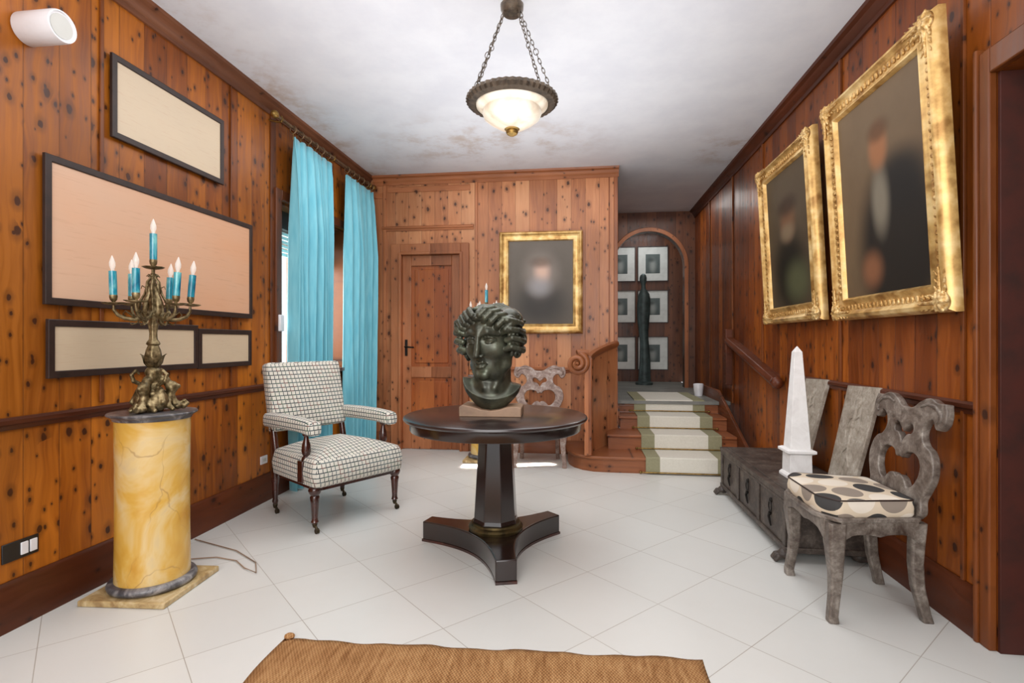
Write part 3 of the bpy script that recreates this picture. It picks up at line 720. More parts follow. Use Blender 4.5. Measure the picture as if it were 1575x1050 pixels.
# right-hand wall handrail
hr = empty('wall_handrail', (1.552, 4.50, .88)); tag(hr, 'sloping dark pine handrail on the right wall by the steps', 'handrail')
p0, p1 = Vector((0, 0, 0)), Vector((0, 1.36, .33))
mt = Matrix.Translation((0, 0, 0))
R = [[(dx, p.y, p.z + dz) for dx, dz in ((-.04, -.03), (.03, -.03), (.04, 0), (.03, .035), (-.03, .035), (-.05, 0))] for p in (p0, p1)]
MB().rings(R).build('rail', M['base_y'], hr, bevel=.006)
MB().rings([[(.02, p.y, p.z - .03), (.048, p.y, p.z - .03), (.048, p.y, p.z + .03), (.02, p.y, p.z + .03)] for p in (p0 + Vector((0, .05, .014)), p1)]).build('wall_bracket', M['base_y'], hr)
MB().sphere((0, -.02, -.01), (.045, .05, .05)).build('rail_end_knob', M['base_y'], hr)
MB().box(-.035, .035, 1.36, 1.43, -.14, .45).build('upper_post', M['base_y'], hr, bevel=.006)

# ================================================================ CEILING LAMP
L = empty('pendant_lamp', (-.357, 2.777, ZC), label='bronze bowl pendant lamp hanging on chains from the ceiling', cat='lamp')
MB().lathe([(0, 0), (.05, 0), (.055, -.02), (.03, -.04), (.02, -.045), (.018, -.06), (0, -.06)], 24).build('ceiling_rose', M['bronze_lamp'], L)
MB().lathe([(0, -.055), (.05, -.06), (.062, -.075), (.06, -.10), (.045, -.125), (.0, -.135)], 24).build('chain_hub', M['bronze_lamp'], L, bevel=0)
rz = 2.463 - ZC
mod = lambda a, z: 1 + .018 * math.cos(44 * a)
MB().lathe([(.185, rz - .012), (.19, rz + .012), (.215, rz + .02), (.235, rz + .012), (.24, rz - .006), (.225, rz - .022), (.195, rz - .03), (.185, rz - .012)], 176, mod=lambda a, z: 1 + (.016 * math.cos(44 * a)) * (1 if abs(z - rz) < .03 else 0), cap=False).build('bronze_rim', M['bronze_lamp'], L, smooth=25)
MB().lathe([(.19, rz - .012), (.188, rz - .03), (.165, rz - .045), (.152, rz - .052), (.155, rz - .068), (.148, rz - .088), (.118, rz - .112), (.075, rz - .138), (.03, rz - .152), (0, rz - .155)], 48).build('alabaster_bowl', M['alabaster'], L, smooth=60)
MB().lathe([(.0, rz - .135), (.038, rz - .14), (.04, rz - .15), (.03, rz - .156), (.033, rz - .163), (.028, rz - .175), (.012, rz - .185), (0, rz - .186)], 20).build('finial', M['brass'], L)
for k, a in enumerate((-.15, PI + .15, .75 + PI, PI * 2 - .75)):
    a0 = a; p = Vector((.045 * math.cos(a0), .045 * math.sin(a0), -.12)); e = Vector((.212 * math.cos(a0), .212 * math.sin(a0), rz + .02))
    ch = MB(); n = 17; d_ = (e - p); Ln = d_.length; dn = d_.normalized(); s1 = dn.cross(Vector((0, 0, 1))).normalized(); s2 = dn.cross(s1)
    for i in range(n):
        c = p + d_ * ((i + .5) / n); sd = s1 if i % 2 else s2
        big = i % 5 == 3
        w_ = .013 if big else .007; l_ = Ln / n * .66
        ch.tube([c + dn * l_ * math.cos(t) + sd * w_ * math.sin(t) for t in [2 * PI * j / 10 for j in range(10)]], .0022, 5, closed=True)
    ch.build('chain', M['bronze_lamp'], L)

# ================================================================ FRAMES
def rect_frame(prof, w, h, round_=0):
    """prof = [(inset from the outer edge, depth towards the viewer)] swept round a w x h rectangle; XZ plane, viewer at -Y"""
    R = []
    for cx_, cz in ((-1, 0), (1, 0), (1, 1), (-1, 1)):
        sz = 1 if cz == 0 else -1
        R.append([(cx_ * (w / 2 - i), -d_, cz * h + sz * i) for i, d_ in prof])
    return MB().rings(R, cap=False, closed=True)
def canvas(w, h, inset, depth, mat, parent, name='canvas'):
    me = bpy.data.meshes.new(name); a = inset
    x0, x1, z0, z1 = -w / 2 + a, w / 2 - a, a, h - a
    me.from_pydata([(x0, -depth, z0), (x1, -depth, z0), (x1, -depth, z1), (x0, -depth, z1)], [], [(0, 1, 2, 3)])
    uv = me.uv_layers.new(name='UVMap')
    for l, c in zip(uv.data, ((0, 0), (1, 0), (1, 1), (0, 1))): l.uv = c
    return fin_mesh(name, me, mat, parent, 0)
flat_p = [(0, 0), (0, .014), (.003, .016), (.029, .016), (.032, .013), (.032, .006), (.032, 0)]
def thin_frame(y0, y1, z0, z1, mat, label):
    o = empty('framed_sheet', (XL + .013, (y0 + y1) / 2, z0), rot=(0, 0, PI / 2), label=label, cat='picture')
    rect_frame(flat_p, y1 - y0, z1 - z0).build('frame', M['dark_frame'], o, smooth=0)
    canvas(y1 - y0, z1 - z0, .030, .009, mat, o, 'sheet')
thin_frame(2.07, 3.57, 1.365, 2.035, M['sheet_peach'], 'largest dark framed pale sheet, behind the candelabra on the left wall')
thin_frame(2.41, 3.26, 2.235, 2.66, M['sheet_beige'], 'dark framed pale sheet hung highest on the left wall')
thin_frame(2.084, 3.02, 1.035, 1.30, M['sheet_beige'], 'long low dark framed pale sheet below the largest one')
thin_frame(3.024, 3.56, 1.03, 1.28, M['sheet_beige'], 'small dark framed pale sheet, lower right of the group of frames')
gp = [(0, 0), (0, .03), (.012, .05), (.022, .062), (.034, .064), (.044, .052), (.06, .040), (.08, .036), (.098, .040), (.108, .05), (.116, .05), (.122, .04), (.126, .03), (.13, .02), (.13, .0)]
def ornament(S, k=1.0):
    """carved leafy corner, centred on a frame corner, arms along +x and +z"""
    s_ = SDF((-.03, -.09, -.03), (.2, -.02, .2), .0035)
    rnd = random.Random(3)
    s_.ell((.045, -.055, .045), (.045, .022, .045), .01)
    for ax in (0, 1):
        for i in range(4):
            c = .06 + i * .034; w_ = .024 - i * .004
            for sgn in (-1, 1):
                p = (c, -.055, .045 + sgn * .022); e = (c + .02, -.06, .045 + sgn * .034)
                if ax: p = (p[2], p[1], p[0]); e = (e[2], e[1], e[0])
                s_.cap(p, e, w_ * .55, w_ * .2, .004)
            p = (c, -.06, .045); e = (c + .03, -.062, .045)
            if ax: p = (p[2], p[1], p[0]); e = (e[2], e[1], e[0])
            s_.cap(p, e, w_ * .5, w_ * .4, .004)
    for a in range(6):
        t = a / 6 * 2 * PI
        s_.cap((.045 + .02 * math.cos(t), -.07, .045 + .02 * math.sin(t)), (.045 + .045 * math.cos(t), -.066, .045 + .045 * math.sin(t)), .01, .005, .004)
    return s_.mesh('corner_ornament')
orn = ornament(1)
def gold_frame(name, w, h, mat, loc, rot, label, back=.0, scale=1.0, corners=True, cat='painting'):
    o = empty(name, loc, rot=rot, label=label, cat=cat)
    pr = [(i * scale, d_ * scale) for i, d_ in gp]
    ch = rect_frame(pr, w, h).build('frame', M['gilt'], o, smooth=50)
    # carved band of little leaves following the inner hollow
    a = .07 * scale; st_ = .036
    for (sx, sz, ex, ez) in ((-w / 2 + a, a, w / 2 - a, a), (-w / 2 + a, h - a, w / 2 - a, h - a), (-w / 2 + a, a, -w / 2 + a, h - a), (w / 2 - a, a, w / 2 - a, h - a)):
        band = MB(); Ln = math.hypot(ex - sx, ez - sz); n = int(Ln / st_)
        for i in range(2, n - 1):
            t = (i + .5) / n; x, z = sx + (ex - sx) * t, sz + (ez - sz) * t
            hor = abs(ex - sx) > .01
            band.sphere((x, -.040 * scale, z), (.013 if hor else .018 * scale, .008, .018 * scale if hor else .013), 8, 4)
        if corners: band.build('carved_band', M['gilt_carved'], o)
    canvas(w, h, .122 * scale, .026 * scale, mat, o)
    MB().box(-w / 2 + .02, w / 2 - .02, -.02, .0 + back, .02, h - .02).build('backing', M['dark_frame'], o)
    if corners:
        me0 = orn
        for sx, sz in ((-1, 0), (1, 0), (1, 1), (-1, 1)):
            me_ = me0.copy(); zf = 1 if sz == 0 else -1
            me_.transform(Matrix.Translation((sx * w / 2, 0, sz * h)) @ Matrix.Diagonal((-sx, 1, zf, 1)))
            if (-sx) * zf < 0: me_.flip_normals()
            fin_mesh('corner_ornament', me_, M['gilt_carved'], o, 60)
    return o
# leaning forward: bottom edge further from the wall plane is at X 1.53, top edge at 1.45
tilt = math.atan2(.07, 1.28)
gold_frame('gilt_framed_portrait', 1.02, 1.275, M['portrait_coat'], (1.568, 2.925, 1.325), (tilt, 0, -PI / 2), 'large gilt framed portrait of a figure in a dark coat, nearer the doorway')
gold_frame('gilt_framed_portrait', 1.02, 1.25, M['portrait_green'], (1.568, 4.13, 1.34), (tilt, 0, -PI / 2), 'large gilt framed portrait of a figure in a pale green skirt, nearer the steps')
gold_frame('gilt_framed_portrait', .895, 1.095, M['portrait_grey'], (-.424, YB - .02, 1.285), (0, 0, 0), 'gilt framed portrait on grey ground on the back wall behind the bust', scale=.82, corners=False)
# prints beyond the arch
pf = [(0, 0), (0, .02), (.012, .02), (.012, .008), (.012, 0)]
lab = {(0, 0): 'upper left', (1, 0): 'upper right', (0, 1): 'middle left', (1, 1): 'middle right', (0, 2): 'lower left', (1, 2): 'lower right'}
for c, (x0, x1) in enumerate(((.40, .885), (.915, 1.40))):
    for r_, (z0, z1) in enumerate(((2.17, 2.74), (1.50, 2.03), (.74, 1.28))):
        o = empty('framed_engraving', ((x0 + x1) / 2, 8.845, z0), label='grey engraving with wide pale mount, %s of the six beyond the arch' % lab[(c, r_)], cat='picture', group='engravings on the corridor wall')
        rect_frame(pf, x1 - x0, z1 - z0).build('frame', M['dark_frame'], o, smooth=0)
        canvas(x1 - x0, z1 - z0, .01, .008, M['mat_paper'], o, 'mount')
        canvas(x1 - x0, z1 - z0, .13, .010, M['engraving'], o, 'engraving')
# slender sculpture and cup on the landing
sp_ = [(.954 + .0, 8.25)]
o = empty('slender_sculpture', (.954, 8.25, LZ), label='tall slender grey-green sculpture standing on the landing beyond the arch', cat='sculpture')
MB().lathe([(0, 0), (.13, 0), (.13, .03), (.1, .05), (0, .05)], 20).build('base', M['green_sculpture'], o)
R = []
for z, r, cx_ in ((.04, .095, 0), (.15, .088, .004), (.35, .08, .008), (.55, .07, .004), (.68, .064, -.004), (.8, .072, -.012), (.95, .086, -.016), (1.08, .096, -.014), (1.2, .098, -.01), (1.3, .092, -.006), (1.37, .078, -.006), (1.42, .05, -.008), (1.45, .034, -.01), (1.5, .032, -.012), (1.53, .04, -.014), (1.57, .052, -.016), (1.61, .054, -.016), (1.65, .042, -.014), (1.675, .015, -.012)):
    R.append([(cx_ + r * math.cos(2 * PI * j / 20) * (1 + .05 * math.cos(5 * 2 * PI * j / 20) * (z < 1.4)), r * .8 * math.sin(2 * PI * j / 20), z) for j in range(20)])
MB().rings(R).build('draped_figure', M['green_sculpture'], o, smooth=60)
o = empty('white_pot', (1.40, 6.62, LZ), label='small white pot at the right edge of the landing', cat='pot')
MB().lathe([(0, 0), (.045, 0), (.055, .08), (.058, .14), (.053, .145), (.05, .14), (.045, .03), (0, .03)], 24).build('pot_body', M['white_plastic'], o, smooth=50)

# ================================================================ SMALL WALL FITTINGS
o = empty('wall_spotlight', (XL, 2.006, 2.54), label='white cylindrical spotlight high on the left wall', cat='light')
R = [[(x, .067 * math.cos(2 * PI * j / 32) * s_, .067 * math.sin(2 * PI * j / 32) * s_) for j in range(32)] for x, s_ in ((.0, .7), (.006, .95), (.01, 1), (.175, 1), (.185, .96), (.185, .88), (.178, .86))]
MB().rings(R).build('cylinder_body', M['white_plastic'], o, smooth=40)
MB().rings([[(x, .05 * math.cos(2 * PI * j / 32), .05 * math.sin(2 * PI * j / 32)) for j in range(32)] for x in (.17, .1805)]).build('lens', M['mat_paper'], o)
o = empty('socket_plate', (XL, 1.985, .318), label='dark socket plate with two white modules low on the left wall', cat='socket')
MB().box(0, .008, -.075, .075, -.04, .04).build('plate', M['black_plastic'], o, bevel=.003)
for y in (0.012, .05): MB().box(.006, .013, y - .015, y + .015, -.026, .026).build('module', M['white_plastic'], o, bevel=.002)
o = empty('wall_socket', (XL, 3.742, .31), label='small white wall socket behind the armchair', cat='socket')
MB().box(0, .01, -.042, .042, -.03, .03).build('plate', M['white_plastic'], o, bevel=.003)
MB().box(.009, .012, -.02, .02, -.012, .012).build('outlet_face', M['mat_paper'], o)

# ================================================================ CURTAINS
rd = empty('curtain_rod', (XL + .1, 4.7, 2.90), label='brass curtain rod along the top of the left wall', cat='curtain rod')
MB().tube([(0, -.95, 0), (0, .93, 0)], .012, 12).build('rod', M['rod_metal'], rd)
for y in (-.97, .95): MB().sphere((0, y, 0), (.03, .035, .03)).build('finial', M['brass'], rd)
for y in (-.88, .0, .86): MB().tube([(-.1, y, 0), (-.03, y, -.02), (0, y, -.02), (.012, y, 0), (0, y, .02)], .008).build('bracket', M['brass'], rd)
def curtain(y0, y1, folds, label, seed, pinch=0):
    rnd = random.Random(seed)
    o = empty('curtain', (XL + .1, (y0 + y1) / 2, 0), label=label, cat='curtain', group='blue curtains of the left window')
    n, m = 130, 40; ph = rnd.random() * 6; A = []
    topz = 2.82
    for i in range(m + 1):
        t = i / m; z = .012 + (topz - .012) * (1 - t)
        row = []
        for j in range(n + 1):
            s_ = j / n; amp = (.018 + .035 * min(1, t * 4)) * (1 + .25 * math.sin(s_ * 9 + seed))
            wdt = 1 - .05 * math.sin(t * PI) * pinch
            y = ((s_ - .5) * (y1 - y0)) * wdt + .012 * math.sin(s_ * folds * 2 * PI * 1.0 + 2 * t + ph)
            x = amp * math.sin(s_ * folds * 2 * PI + ph + .5 * math.sin(3 * t + s_ * 4)) + .012 * math.sin(s_ * folds * 4.7 + 4 * t)
            if t < .03: x *= .8; 
            row.append((x, y, z + (.012 * abs(math.sin(s_ * folds * PI * 2)) if i == 0 else 0)))
        A.append(row)
    vs = [p for r in A for p in r]; fs = [(i * (n + 1) + j, i * (n + 1) + j + 1, (i + 1) * (n + 1) + j + 1, (i + 1) * (n + 1) + j) for i in range(m) for j in range(n)]
    c = MB().add(vs, fs).build('curtain_cloth', M['curtain'], o, smooth=80, fix=False)
    sd = c.modifiers.new('solid', 'SOLIDIFY'); sd.thickness = .004
    k = 6
    for i in range(k):
        y = (i / (k - 1) - .5) * (y1 - y0) * .94
        MB().tube([(.026 * math.sin(a) , y, 2.885 + .03 * math.cos(a)) for a in [2 * PI * q_ / 16 for q_ in range(16)]], .0045, 6, closed=True).build('curtain_ring', M['rod_metal'], o)
        MB().tube([(0, y, 2.855), (0, y, 2.80)], .003, 6).build('curtain_hook', M['brass'], o)
curtain(3.97, 4.60, 7, 'sky blue curtain nearer the camera, behind the armchair', 3)
curtain(4.96, 5.60, 7, 'sky blue curtain in the far corner beside the pine door', 5)
# strings
tag(MB().tube([(XL + .06, 2.62, .006), (-2.0, 2.72, .006), (-1.86, 2.69, .006), (-1.76, 2.61, .006), (-1.66, 2.56, .008), (-1.74, 2.68, .006), (-1.95, 2.82, .006), (XL + .06, 2.95, .006)], .003, 6).build('power_cord', M['plinth_wood']), 'thin brown cord looping on the floor behind the near column', 'cord')

# ================================================================ RUG
n = 40; top = []
ra = math.radians(2.5)
rg = empty('jute_rug', (-.31, 1.25, 0), ra, label='brown woven jute rug at the front of the white floor', cat='rug')
pts = []
x0, x1, y0, y1 = -.84, .80, -1.0, .80
mb = MB(); nx, ny = 60, 60; vs = []
for j in range(ny + 1):
    for i in range(nx + 1):
        u, v = i / nx, j / ny
        x = x0 + (x1 - x0) * u; y = y0 + (y1 - y0) * v
        if j == ny: y += .006 * math.sin(u * 23) + .004 * math.sin(u * 57)
        if i in (0, nx): x += .008 * math.sin(v * 19)
        e = min(u, 1 - u, v, 1 - v); z = .012 * min(1, e * 40 + .3) + .0015 * math.sin(x * 60) * math.sin(y * 20)
        vs.append((x, y, z))
fs = [(j * (nx + 1) + i, j * (nx + 1) + i + 1, (j + 1) * (nx + 1) + i + 1, (j + 1) * (nx + 1) + i) for j in range(ny) for i in range(nx)]
c = mb.add(vs, fs).build('woven_mat', M['jute'], rg, smooth=60, fix=False)
sd = c.modifiers.new('solid', 'SOLIDIFY'); sd.thickness = .004
MB().sphere((x0 + .02, y1 + .005, .012), (.022, .018, .012), 10, 6).build('corner_tuft', M['jute'], rg)
# ================================================================ COLUMNS
def column(x, y, label, rz=.0):
    o = empty('marble_column', (x, y, 0), rz, label=label, cat='column', group='yellow marble columns')
    MB().box(-.205, .205, -.205, .205, 0, .028).build('base_slab', M['tan_marble'], o, bevel=.006)
    MB().lathe([(0, .028), (.165, .028), (.182, .034), (.188, .048), (.182, .062), (.165, .068), (0, .068)], 48).build('base_ring', M['grey_marble'], o, smooth=50)
    MB().lathe([(0, .066), (.158, .068), (.155, .3), (.155, .6), (.158, .828), (0, .828)], 64).build('shaft', M['siena'], o, smooth=50)
    MB().lathe([(0, .826), (.163, .826), (.166, .834), (.172, .842), (.186, .848), (.189, .855), (.186, .86), (0, .86)], 48).build('top_plate', M['grey_marble'], o, smooth=50)
    return o
col1 = column(-2.067, 2.356, 'yellow marble column nearer the camera, in front of the framed sheets', math.radians(4))
col2 = column(-.953, 5.36, 'yellow marble column standing behind the round table by the back wall', 0)
# ================================================================ CANDELABRA
def candelabra():
    o = empty('candelabra', (0, 0, .86))
    # base: scrolled feet, masks and rockwork
    s_ = SDF((-.15, -.15, -.005), (.15, .15, .235), .0030)
    for k in range(3):
        a = math.radians(-80 + 120 * k); mt = Matrix.Rotation(a, 4, 'Z')
        def P(r, z, q=0): return (r, q, z)
        s_.path([P(.015, .17), P(.05, .15), P(.075, .11), P(.07, .07), P(.09, .035), P(.125, .018)], [.016, .018, .02, .018, .017, .012], .008, mt=mt)
        s_.path([P(.125, .016), P(.14, .03), P(.13, .045), P(.115, .04)], [.011, .01, .008, .006], .004, mt=mt)
        s_.path([P(.07, .07, .0), P(.06, .03, .03), P(.08, .012, .055)], [.012, .014, .01], .006, mt=mt)
        s_.path([P(.07, .07, .0), P(.06, .03, -.03), P(.08, .012, -.055)], [.012, .014, .01], .006, mt=mt)
        s_.ell((.078, 0, .115), (.026, .024, .03), .008, mt=mt)
        s_.ell((.1, 0, .118), (.014, .012, .012), .006, mt=mt)
        s_.ell((.1, 0, .022), (.02, .03, .018), .006, mt=mt)
        m2 = Matrix.Rotation(a + PI / 3, 4, 'Z')
        s_.ell((.05, 0, .055), (.03, .04, .05), .01, mt=m2)
        s_.path([P(.05, .02), P(.085, .05), P(.06, .1), P(.03, .12)], [.014, .010, .012, .012], .006, mt=m2)
        s_.path([P(.045, .13), P(.078, .15, .01), P(.086, .18, .015), P(.07, .2, .005), P(.058, .185, .0)], [.010, .009, .008, .007, .005], .004, mt=m2)
        for q in range(3):
            s_.ell((.05 + .018 * math.cos(q * 2.1), .03 * math.sin(q * 2.1), .03 + .03 * q), (.013, .013, .012), .005, mt=m2)
    s_.cap((0, 0, .02), (0, 0, .17), .045, .024, .012); s_.ell((0, 0, .19), (.036, .036, .03), .01); s_.ell((0, -.012, .2), (.02, .02, .02), .006)
    fin_mesh('ornate_base', s_.mesh('ornate_base'), M['ormolu'], o, 60)
    lf = lambda a, z: 1 + .07 * math.cos(6 * a)
    MB().lathe([(0, .2), (.022, .2), (.016, .212), (.024, .225), (.034, .245), (.036, .27), (.03, .3), (.022, .32), (.03, .328), (.026, .338), (.018, .35), (.016, .38), (.02, .41), (.024, .425), (.015, .435), (.018, .45), (.03, .458), (.034, .468), (.02, .48), (.016, .52), (.022, .535), (.016, .55), (.012, .6), (.016, .615), (.011, .63), (.009, .66), (.012, .67), (0, .675)], 36, mod=lf).build('stem', M['ormolu'], o, smooth=60)
    # flaring leaves on the stem
    lv = MB()
    for k in range(4):
        a = PI / 4 * 0 + k * PI / 2 + .2; ca, sa = math.cos(a), math.sin(a); R = []
        for t, (r, z, w_) in enumerate(((.022, .215, .012), (.034, .235, .02), (.04, .255, .018), (.05, .272, .010), (.062, .28, .002))):
            R.append([((r + d_) * ca - q * sa, (r + d_) * sa + q * ca, z) for q, d_ in ((-w_, 0), (0, .004), (w_, 0), (0, -.004))])
        lv.rings(R)
    lv.build('stem_leaves', M['ormolu'], o, smooth=60)
    # scrolled leaves round the hub
    sc_ = MB()
    for k in range(6):
        a = math.radians(35 + 60 * k); ca, sa = math.cos(a), math.sin(a)
        pr = [(.015, .47), (.04, .46), (.06, .485), (.055, .53), (.035, .57), (.03, .6), (.045, .61), (.05, .595)]
        sc_.tube([(r * ca, r * sa, z) for r, z in pr], [.008, .010, .012, .012, .009, .006, .005, .003], 8, flat=.6)
        pr = [(.012, .55), (.03, .585), (.026, .63), (.012, .65), (.02, .665), (.028, .655)]
        sc_.tube([(r * math.cos(a + .4), r * math.sin(a + .4), z) for r, z in pr], [.005, .006, .005, .004, .004, .003], 6)
    sc_.build('hub_scrolls', M['ormolu'], o, smooth=60)
    def candle(parent, x, y, z, h, lean=(0, 0)):
        mt = Matrix.Translation((x, y, z)) @ Euler((lean[0], lean[1], 0)).to_matrix().to_4x4()
        def put(ob): ob.data.transform(mt); return ob
        put(MB().lathe([(0, -.004), (.012, -.004), (.034, 0), (.045, .006), (.046, .009), (.034, .005), (.012, .004), (0, .004)], 24, mod=lambda a, z: 1 + .05 * math.cos(8 * a)).build('drip_pan', M['ormolu'], parent, smooth=60))
        put(MB().lathe([(0, .003), (.008, .004), (.007, .012), (.014, .02), (.017, .034), (.016, .044), (.0, .044)], 20).build('candle_cup', M['ormolu'], parent, smooth=60))
        put(MB().lathe([(0, .04), (.016, .04), (.0165, .04 + h * .5), (.016, .04 + h), (.006, .042 + h), (0, .042 + h)], 20).build('candle_sleeve', M['sleeve'], parent, smooth=60))
        put(MB().lathe([(0, .04 + h), (.007, .041 + h), (.008, .05 + h), (.0125, .065 + h), (.0125, .08 + h), (.007, .098 + h), (.0015, .113 + h), (0, .113 + h)], 16).build('bulb', M['bulb'], parent, smooth=60))
    c = empty('central_light', (0, 0, 0)); c.parent = o
    MB().tube([(0, 0, .66), (0, 0, .695)], .008).build('neck', M['ormolu'], c)
    candle(c, 0, 0, .695, .13)
    for k in range(6):
        a = math.radians(46 + 60 * k); ca, sa = math.cos(a), math.sin(a)
        m_ = empty('branch', (0, 0, 0)); m_.parent = o
        pr = [(.012, .485), (.04, .46), (.075, .445), (.11, .45), (.14, .465), (.155, .49), (.155, .515)]
        A = MB().tube([(r * ca, r * sa, z) for r, z in pr], [.009, .012, .010, .009, .008, .007, .006], 8)
        pr = [(.07, .447), (.09, .47), (.11, .485), (.12, .47), (.11, .46)]
        A.tube([(r * ca, r * sa, z) for r, z in pr], [.007, .008, .006, .005, .004], 6, flat=.6)
        pr = [(.05, .46), (.062, .43), (.085, .42), (.095, .435)]
        A.tube([(r * ca, r * sa, z) for r, z in pr], [.006, .008, .006, .003], 6, flat=.6)
        A.build('scroll_arm', M['ormolu'], m_, smooth=60)
        candle(m_, .155 * ca, .155 * sa, .515 + (.0 if k % 2 else .006), .115, (-.05 * sa, .05 * ca + .03))
    return o
can = candelabra(); can.location = (-2.067, 2.356, .86)
tag(can, 'gilt candelabra with turquoise candles on the column nearer the camera', 'candelabra', 'gilt candelabra on yellow columns')
can2 = copy_tree(can); can2.location = (-.953, 5.36, .86); can2.rotation_euler = (0, 0, .5)
can2['label'] = 'gilt candelabra with turquoise candles hidden behind the bust, only tips showing'
# ================================================================ ROUND TABLE
tc = (-.487, 3.048)
tb = empty('round_pedestal_table', (tc[0], tc[1], 0), label='round dark mahogany pedestal table on a three-lobed base', cat='table')
MB().lathe([(0, .752), (.505, .752), (.52, .756), (.527, .765), (.524, .774), (.515, .779), (0, .779)], 96).build('tabletop', M['table_top'], tb, smooth=40)
MB().lathe([(.44, .70), (.487, .70), (.49, .706), (.49, .752), (.44, .752), (.44, .70)], 96, cap=False).build('apron', M['mahogany_table'], tb, smooth=40)
R = []
for r, z in ((.135, .165), (.128, .19), (.098, .70), (.1, .745), (.1, .752)):
    R.append([(r * math.cos(PI / 8 + j * PI / 4), r * math.sin(PI / 8 + j * PI / 4), z) for j in range(8)])
MB().rings(R).build('column', M['mahogany_table'], tb, smooth=0, bevel=.006, seg=3)
MB().lathe([(0, .118), (.15, .118), (.155, .128), (.158, .14), (.15, .15), (.14, .155), (.138, .166), (0, .168)], 48).build('brass_collar', M['brass_dull'], tb, smooth=50)
base = []
fa = math.atan2(2.645 * CT + (-.03) * ST - 3.048, -.03 * CT - 2.645 * ST + .487)   # front foot direction
for k in range(3):
    a0 = fa + k * 2 * PI / 3
    e = Vector((math.cos(a0), math.sin(a0))); n_ = Vector((-e.y, e.x))
    for q in (-.054, .054): 
        p = e * .455 + n_ * q; base.append(p)
    # concave side to the next foot
    a1 = a0 + 2 * PI / 3; e1 = Vector((math.cos(a1), math.sin(a1))); n1 = Vector((-e1.y, e1.x))
    P0 = e * .455 + n_ * .054; P3 = e1 * .455 - n1 * .054; P1 = e * .14 + n_ * .06; P2 = e1 * .14 - n1 * .06
    for i in range(1, 16):
        t = i / 16; base.append(P0 * (1 - t) ** 3 + P1 * 3 * t * (1 - t) ** 2 + P2 * 3 * t * t * (1 - t) + P3 * t ** 3)
MB().prism([(p.x, p.y) for p in base], lambda p, q, h: (p, q, h), .012, .12).build('three_lobed_base', M['mahogany_table'], tb, smooth=30, bevel=.006)
MB().prism([(p.x * 1.012, p.y * 1.012) for p in base], lambda p, q, h: (p, q, h), 0, .014).build('base_moulding', M['mahogany'], tb, smooth=30)
